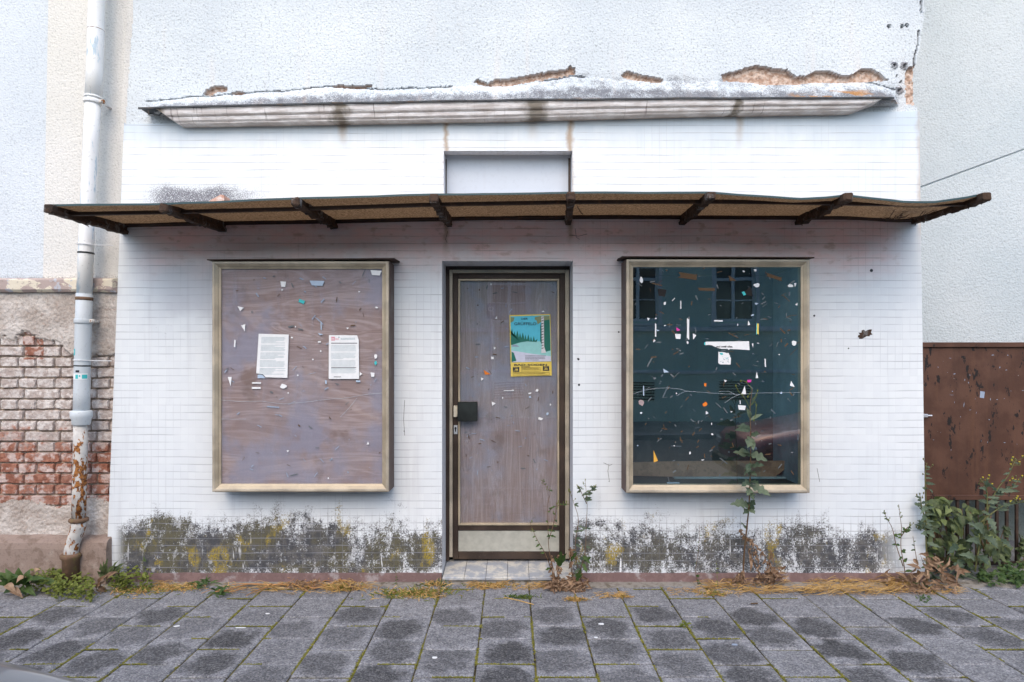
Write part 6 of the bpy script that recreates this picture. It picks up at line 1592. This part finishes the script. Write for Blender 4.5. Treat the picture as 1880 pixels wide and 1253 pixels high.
    # big grey green thistle leaves over the bush
    def thistle(label, stems, bigl, Y, fl=True, base=(1780, 1060)):
        t = thing('thistle', label, 'thistle', (P(base[0], base[1], Y).x, Y, 0)); mb = MB(); mb.col = (.5, .5, .5); lv = MB(); f = MB()
        for s in stems:
            q = smooth([P(a, b, Y) for a, b in s]); mb.tube(q, [.006 - .0045 * i / len(q) for i in range(len(q))], 6)
            for i in range(12):
                k = rnd(.25, .95); a = q[int(k * (len(q) - 1))]; d = Vector((random.choice((-1, 1)) * rnd(.5, 1), rnd(-.6, .1), rnd(-.2, .6))).normalized() * rnd(.04, .10) * (1.2 - .8 * k); add_leaf(lv, a, a + d, rnd(.018, .034) * (1.2 - .7 * k), 3, .15)
            for i in range(10 if fl else 4):
                a = q[int(rnd(.8, 1) * (len(q) - 1))]; e = a + Vector((rnd(-.04, .04), rnd(-.02, .02), rnd(-.01, .035))); mb.tube([a, e], .0012, 4); mb.tube([e, e + Vector((0, 0, .008)), e + Vector((0, 0, .014))], [.003, .005, .003], 6)
                if fl and random.random() < .5:
                    g = e + Vector((0, 0, .014)); f.tube([g, g + Vector((0, 0, .005))], [.005, .006], 7)
        for (a, b, c, d, w) in bigl: add_leaf(lv, P(a, b, Y), P(c, d, Y - .08), w, 4, .2, (rnd(-.3, .3), -1, .7), .3, .1, 14)
        obj('stem', mb, M['stem'], t, True); obj('leaves', lv, M['leaf_b'], t)
        if f.v: obj('flowers', f, M['flower'], t)
    thistle('tall thistle with yellow florets rising in front of the rusty gate', [[(1790, 1050), (1800, 990), (1812, 940), (1830, 900), (1850, 875), (1862, 850), (1868, 845)], [(1812, 940), (1812, 905), (1808, 880)], [(1830, 900), (1850, 900), (1872, 880)], [(1800, 960), (1840, 930), (1876, 922)]], [(1806, 985, 1776, 950, .07), (1806, 985, 1832, 1003, .07), (1800, 1000, 1772, 985, .06), (1812, 950, 1828, 975, .05), (1796, 1020, 1815, 1035, .07), (1790, 1030, 1760, 1010, .06), (1810, 905, 1796, 890, .04), (1810, 895, 1824, 888, .04), (1806, 890, 1812, 876, .035), (1770, 1030, 1742, 1046, .05), (1836, 990, 1858, 1005, .04), (1758, 1000, 1738, 1012, .05)], -.02)
    thistle('slim thistle stem climbing the right edge of the tiled wall', [[(1702, 1070), (1701, 1010), (1699, 960), (1700, 910), (1699, 870), (1702, 850)], [(1700, 960), (1692, 930), (1690, 912)], [(1699, 950), (1694, 965), (1690, 975)]], [(1700, 975, 1716, 985, .05), (1700, 930, 1690, 940, .035), (1700, 898, 1712, 903, .03), (1699, 948, 1690, 955, .035), (1701, 985, 1690, 975, .05)], -.06, False, (1702, 1070))
    # ---- low weeds at the lower right
    def low_mat(name, label, x0, x1, y0, y1, n, mat, w, L, h=.03, lobes=2, cat='weed', pz=0.0, dens=None):
        c = G((x0 + x1) / 2, (y0 + y1) / 2); t = thing(name, label, cat, (c.x, c.y, 0)); lv = MB(); mb = MB(); mb.col = (.5, .5, .5)
        cores = [(rnd(x0, x1), rnd(y0, y1)) for _ in range(max(3, n // 14))]
        for i in range(n):
            cx, cy = random.choice(cores); g = G(min(x1, max(x0, cx + random.gauss(0, 7))), min(y1, max(y0, cy + random.gauss(0, 3)))); a = g + Vector((0, 0, rnd(.004, h))); d = Vector((rnd(-1, 1), rnd(-.9, .5), rnd(-.1, .6))).normalized() * rnd(.6, 1.2) * L
            add_leaf(lv, a, a + d, w * rnd(.6, 1.2), lobes if random.random() < .6 else 0, .25, (rnd(-.6, .6), -.8, 1), .25, rnd(0, .15), 7)
            if i % 6 == 0: mb.tube([g, a], .0014, 4)
        obj('leaves', lv, M[mat], t); obj('stems', mb, M['stem'], t)
        return t
    low_mat('low_weed', 'spreading green weed with yellow specks on the pavement below the railing', 1795, 1885, 1046, 1080, 190, 'leaf', .026, .055, .06, 2)
    low_mat('low_weed', 'small dark green weed patch between bush and curled brown leaves', 1712, 1775, 1040, 1068, 70, 'leaf_b', .03, .06, .06, 3)
    low_mat('low_weed', 'tiny rosette of weed in the paving joint below the right wall end', 1684, 1706, 1095, 1108, 24, 'leaf', .010, .025, .012, 0)
    low_mat('low_weed', 'pale weed sprig in a paving joint out in the middle of the pavement', 1252, 1270, 1146, 1158, 26, 'leaf_y', .008, .022, .010, 0)
    # ---- left corner vegetation
    t = thing('dock_plant', 'broad leaved plant with arching long leaves at the left edge by the brown plinth', 'plant', (P(40, 1070, -.22).x, -.22, 0)); lv = MB(); dl = MB()
    for (a, b, c, d, w) in ((30, 1075, -12, 1042, .05), (35, 1075, 10, 1040, .045), (45, 1075, 34, 1031, .06), (52, 1075, 56, 1034, .045), (50, 1078, 86, 1048, .05), (45, 1080, 66, 1090, .05), (30, 1080, 6, 1086, .05), (20, 1078, -10, 1070, .045), (40, 1072, 20, 1052, .05), (55, 1072, 78, 1056, .04), (38, 1078, 50, 1092, .04), (12, 1070, -20, 1060, .04), (60, 1070, 112, 1062, .05), (24, 1072, 40, 1046, .05), (56, 1074, 44, 1050, .05)):
        add_leaf(lv, P(a, b, -.24), P(c, d, -.30 + rnd(-.06, .06)), w, 0, rnd(.1, .35), (rnd(-.3, .3), -1, 1), .25, rnd(.05, .3), 10)
    for (a, b, c, d) in ((20, 1085, 42, 1096), (48, 1060, 30, 1070), (64, 1058, 74, 1044), (10, 1075, 30, 1088)): add_leaf(dl, P(a, b, -.3), P(c, d, -.33), .045, 0, .1, (0, -.6, 1), .5, .2)
    obj('leaves', lv, M['leaf'], t); obj('dry_leaves', dl, M['dry'], t)
    low_mat('low_weed', 'bright yellow green weed mound in front of the brown plinth', 58, 120, 1050, 1096, 460, 'leaf_y', .018, .034, .12, 0)
    low_mat('low_weed', 'yellow green weed heap around the foot of the downpipe', 104, 170, 1062, 1106, 460, 'leaf_y', .016, .031, .10, 0)
    low_mat('low_weed', 'green weed cushion on the ground at the left end of the tiled wall', 190, 275, 1050, 1086, 560, 'leaf_y', .016, .030, .11, 0)
    t = thing('leafy_sprout', 'dark leafy sprout between the brown plinth and the tiled wall', 'plant', (P(200, 1055, -.1).x, -.1, 0)); lv = MB(); dl = MB()
    for (a, b, c, d, w) in ((192, 1055, 178, 1048, .03), (194, 1055, 184, 1033, .035), (196, 1055, 198, 1022, .03), (200, 1055, 212, 1033, .035), (206, 1056, 230, 1030, .035), (206, 1056, 226, 1040, .03), (200, 1052, 190, 1028, .03), (208, 1054, 218, 1026, .03), (196, 1060, 180, 1056, .03), (198, 1058, 205, 1040, .03)): add_leaf(lv, P(a, b, -.1), P(c, d, -.14), w, 3, .1, None, .3, .1, 12)
    for (a, b, c, d) in ((186, 1076, 204, 1052), (180, 1084, 196, 1066), (150, 1080, 172, 1084), (168, 1082, 182, 1072), (196, 1086, 178, 1074), (215, 1050, 195, 1066)): add_leaf(dl, P(a, b, -.2), P(c, d, -.22), .03, 0, 0, (0, -1, .6), .7, .3)
    obj('leaves', lv, M['leaf_d'], t); obj('dry_leaves', dl, M['dry'], t)
    low_mat('low_weed', 'spiky grey green rosette on the pavement below the boarded window', 358, 412, 1070, 1096, 60, 'leaf', .014, .06, .03, 3)
    # ---- grass tufts
    def tuft(label, px, py, r, n, L, mats=('leaf_y', 'straw'), mixk=.5):
        g = G(px, py); t = thing('grass_tuft', label, 'grass tuft', (g.x, g.y, 0), 'grass tufts along the foot of the wall'); A, Bm = MB(), MB()
        for i in range(n):
            mb = A if random.random() < mixk else Bm; mb.col = jit(); b = g + Vector((random.gauss(0, r), random.gauss(0, r * .35), .003)); an = rnd(0, 2 * PI); l = L * rnd(.5, 1.2); h = rnd(.25, 1.0)
            mb.leaf(b, b + Vector((math.cos(an) * l * (1 - h * .6), math.sin(an) * l * .5 - .01, l * h * .7)), rnd(.0022, .0045), (0, -1, .4), .35, 0, .1, 5, .5)
        obj('green_blades', A, M[mats[0]], t)['kind'] = 'stuff'; obj('dry_blades', Bm, M[mats[1]], t)['kind'] = 'stuff'
    tuft('wide half dried grass tuft left of the doorstep', 762, 1092, .13, 520, .085)
    tuft('straw yellow grass tuft below the right frame of the boarded window', 632, 1082, .06, 260, .09, ('leaf_y', 'straw'), .2)
    tuft('small green grass tuft in front of the doorstep', 958, 1098, .05, 150, .045, ('leaf', 'leaf_y'), .6)
    tuft('ochre grass tuft below the right corner of the doorstep', 1056, 1102, .035, 170, .045, ('leaf_y', 'straw'), .15)
    tuft('dry little grass tuft on the first paving row right of the door', 1140, 1096, .035, 120, .04, ('leaf_y', 'straw'), .1)
    tuft('green tipped straw tuft before the foot of the tall lettuce', 1312, 1092, .045, 170, .05, ('leaf_y', 'straw'), .3)
    tuft('grass patch with yellowed ends at the left end of the tiled wall', 250, 1086, .13, 420, .05, ('leaf_y', 'straw'), .45)
    tuft('short dry grass tuft left of the spiky rosette', 330, 1082, .08, 200, .05, ('leaf_y', 'straw'), .25)
    tuft('thin dry grass at the left foot of the doorstep', 800, 1075, .05, 120, .08, ('leaf', 'straw'), .4)
    tuft('ochre grass fringe under the front edge of the doorstep', 905, 1076, .10, 300, .035, ('leaf_y', 'straw'), .2)
    # ---- heaps of straw (countless blades) and the orange roots
    mb = MB()
    def straw(x0, x1, y0, y1, n, L, hz):
        for i in range(n):
            px = rnd(x0, x1); py = y0 + (y1 - y0) * random.betavariate(1.4, 1.6); k = max(.12, min(1, .5 + 1.3 * nz(px, py * 2, 0, .035) + .5 * nz(px, py, 3, .11))); 
            if random.random() > k: continue
            g = G(px, py); g.z += rnd(.002, hz) * k; an = random.gauss(0, .7) + (PI if random.random() < .5 else 0); l = L * rnd(.4, 1.3); mb.col = jit()
            mb.leaf(g, g + Vector((math.cos(an) * l, math.sin(an) * l * .6, rnd(-.3, .5) * l * .5)), rnd(.0016, .0036), (0, -.5, 1), .12, 0, .1, 4, .4, rnd(-.15, .25))
    straw(1480, 1665, 1062, 1096, 1500, .12, .055); straw(1300, 1500, 1070, 1094, 900, .10, .035); straw(1640, 1760, 1072, 1092, 500, .08, .02); straw(1225, 1310, 1082, 1096, 240, .05, .015)
    straw(860, 1010, 1070, 1084, 420, .06, .015); straw(280, 360, 1070, 1086, 300, .07, .02); straw(600, 680, 1068, 1088, 420, .09, .035); straw(1090, 1150, 1088, 1100, 160, .04, .012); straw(420, 620, 1072, 1092, 500, .08, .02)
    o = obj('dry_straw', mb, M['straw']); tag(o, 'loose orange yellow dry straw swept along the foot of the wall', 'straw', None, 'stuff')
    g = G(540, 1080); t = thing('dead_root', 'long orange dead root with branching twigs lying on the pavement under the boarded window', 'root', (g.x, g.y, 0))
    mb = MB(); mb.col = (.5, .5, .5)
    for br, r in (([(605, 1066), (580, 1072), (545, 1078), (500, 1078), (455, 1078), (425, 1088), (395, 1095)], .008), ([(520, 1078), (490, 1082), (465, 1092), (452, 1102)], .006), ([(590, 1074), (610, 1068), (635, 1076)], .005), ([(560, 1076), (575, 1086), (600, 1082), (625, 1074)], .005), ([(540, 1078), (552, 1066), (568, 1064)], .004), ([(470, 1080), (440, 1078), (410, 1082)], .004), ([(455, 1084), (420, 1092), (395, 1090), (370, 1096)], .003), ([(500, 1080), (470, 1098)], .003), ([(535, 1078), (560, 1090), (570, 1094)], .003)):
        q = smooth([G(a, b) + Vector((0, 0, .014 + .02 * random.random())) for a, b in br]); mb.tube(q, [max(.0018, r * (1 - .6 * i / len(q))) for i in range(len(q))], 6)
    for i in range(60):
        g = G(rnd(520, 650), rnd(1068, 1086)); mb.col = jit(); mb.tube([g + Vector((0, 0, rnd(.004, .03))), g + Vector((rnd(-.05, .05), rnd(-.03, .03), rnd(.004, .04)))], .0018, 4)
    obj('root', mb, M['twig'], t, True); lv = MB(); dry_clump(lv, G(560, 1080) + Vector((0, 0, .01)), .10, .03, 90, .015, .04, .016); dry_clump(lv, G(648, 1082) + Vector((0, 0, .006)), .05, .02, 40, .015, .04, .016); obj('dry_leaves', lv, M['dry'], t)
    # ---- moss in the paving joints
    mb = MB(); s = .30; rr = random.Random(11)
    def mossat(x, y, k):
        mb.col = (rr.random(), rr.random(), 0); c = Vector((x, y, -.004)); 
        for i in range(2):
            an = rr.uniform(0, 2 * PI); l = rr.uniform(.003, .010) * k; mb.leaf(c, c + Vector((math.cos(an) * l, math.sin(an) * l, rr.uniform(.002, .007))), rr.uniform(.003, .007), (0, -.3, 1), .1, 0, .2, 2, .6)
    for k in range(-14, 15):
        x0 = .117 + s * k
        for i in range(620):
            y = rr.uniform(-1.75, -.03)
            if nz(x0 * 5, y, 0, 3.2) + .25 * nz(x0 * 9, y, 3, 14) > .04: mossat(x0 + rr.gauss(0, .0035), y, 1.15)
        off = -.017 if k % 2 else -.15
        for j in range(7):
            y = off - s * j
            th = .12 + .22 * nz(x0 * 3.1, j * 1.7, 5, 1.0)
            for i in range(190):
                x = x0 + rr.uniform(0, s)
                if nz(x, y * 4, 7, 3.5) > th: mossat(x, y + rr.gauss(0, .003), 1.0)
    o = obj('joint_moss', mb, M['moss']); tag(o, 'yellow green moss growing in the joints of the pavers', 'moss', None, 'stuff')
    # ---- small litter on the pavement
    for (name, lab, cat, px, py, a, b, m, an) in (('paper_bit', 'little white and green paper strip lying on the pavers below the boarded window', 'litter', 441, 1154, .03, .006, 'white', 0), ('cigarette_butt', 'pale cigarette end lying on the pavers below the right tiles', 'cigarette end', 1385, 1110, .022, .006, 'tan', .1), ('chewing_gum', 'flat white chewing gum spot on a paver right of the door', 'chewing gum', 1104, 1147, .016, .012, 'white', 0), ('chewing_gum', 'smaller white gum dot on the paver joint below the doorstep', 'chewing gum', 1094, 1172, .010, .009, 'white', 0), ('chewing_gum', 'white gum spot on the lower pavers left of the door line', 'chewing gum', 798, 1209, .013, .011, 'white', 0), ('chewing_gum', 'greyish white gum spot on a paver under the dark window', 'chewing gum', 1349, 1185, .015, .012, 'cold', 0), ('paper_bit', 'white scrap of paper lying on the pavers nearer the boarded window', 'litter', 325, 1151, .016, .008, 'white', .4), ('paper_bit', 'white torn bit on the pavers by the root', 'litter', 491, 1128, .013, .007, 'white', 0)):
        g = G(px, py); mb = MB(); n = 12
        ring = [(math.cos(w) * a * (1 + .15 * math.sin(3 * w + px)), math.sin(w) * b * (1 + .2 * math.cos(2 * w))) for w in frange(0, 2 * PI * (n - 1) / n, n)]
        ca, sa = math.cos(an), math.sin(an); ring = [(x * ca - y * sa, x * sa + y * ca) for x, y in ring]
        if name == 'cigarette_butt': mb.tube([(-a, 0, .005), (a, .004, .005)], .004, 8)
        else:
            m0 = len(mb.v)
            for z in (.002, .005):
                for x, y in ring: mb.v.append(Vector((x, y, z)))
            mb.face([n + i for i in range(n)])
            for i in range(n): mb.face([i, (i + 1) % n, n + (i + 1) % n, n + i])
        o = obj(name, mb, M[m]); o.location = (g.x, g.y, 0); tag(o, lab, cat)
    g0, g1 = G(925, 1099), G(980, 1112); mb = MB(); mb.col = (1, 1, 1); c = (g0 + g1) / 2; mb.tube([g0 - c + Vector((0, 0, .006)), Vector((0, .004, .008)), g1 - c + Vector((0, 0, .006))], .003, 6)
    o = obj('dry_stalk', mb, M['straw']); o.location = c; tag(o, 'single pale straw stalk lying on the pavers before the doorstep', 'stalk')

# ================================================================== light and camera
def build_light():
    w = bpy.data.worlds.new('World'); S.world = w; w.use_nodes = True; nt = w.node_tree
    bg = nt.nodes.get('Background') or nt.nodes.new('ShaderNodeBackground')
    sky = nt.nodes.new('ShaderNodeTexSky'); sky.sky_type = 'NISHITA'; sky.sun_disc = False
    el, az = R(44), R(186)          # sun behind the photographer, veiled
    sky.sun_elevation = el; sky.sun_rotation = az; sky.dust_density = 3.0; sky.air_density = 1.0; sky.ozone_density = 1.0
    hs = nt.nodes.new('ShaderNodeHueSaturation'); hs.inputs['Saturation'].default_value = 1.5; nt.links.new(sky.outputs[0], hs.inputs['Color']); nt.links.new(hs.outputs[0], bg.inputs[0]); bg.inputs[1].default_value = .11
    l = bpy.data.lights.new('sun', 'SUN'); l.energy = 1.0; l.angle = R(120); l.color = (.90, .96, 1.0)
    o = bpy.data.objects.new('sun', l); C.objects.link(o)
    d = Vector((math.sin(az) * math.cos(el), math.cos(az) * math.cos(el), math.sin(el)))
    o.rotation_euler = d.to_track_quat('Z', 'Y').to_euler(); o.location = (0, -6, 9)
    c = bpy.data.cameras.new('camera'); cam = bpy.data.objects.new('camera', c); C.objects.link(cam)
    cam.location = (0, CY, CH); cam.rotation_euler = (PI / 2, 0, 0)
    c.sensor_width = 36; c.lens = F / 1880 * 36; c.shift_y = (HY - 626.5) / 1880; c.clip_start = .05; c.clip_end = 500
    S.camera = cam
    S.view_settings.view_transform = 'Standard'; S.view_settings.look = 'None'; S.view_settings.gamma = 1; S.view_settings.use_curve_mapping = False
    S.view_settings.exposure = 1.22
    S.cycles.max_bounces = 8; S.cycles.transparent_max_bounces = 12; S.cycles.caustics_reflective = False; S.cycles.caustics_refractive = False

build_ground()
build_shop()
build_left()
build_pipe()
build_right()
build_opposite()
build_car('grey blue parked car whose bonnet edge shows at the lower left corner', M['car_grey'], -.55, -1, -4.60, -2.83, None, 1.10)
build_car('dark red parked car, mirrored low in the dark shop window', M['car_red'], 2.75, 1, -4.75, -2.97)
build_papers()
build_weeds()
build_light()
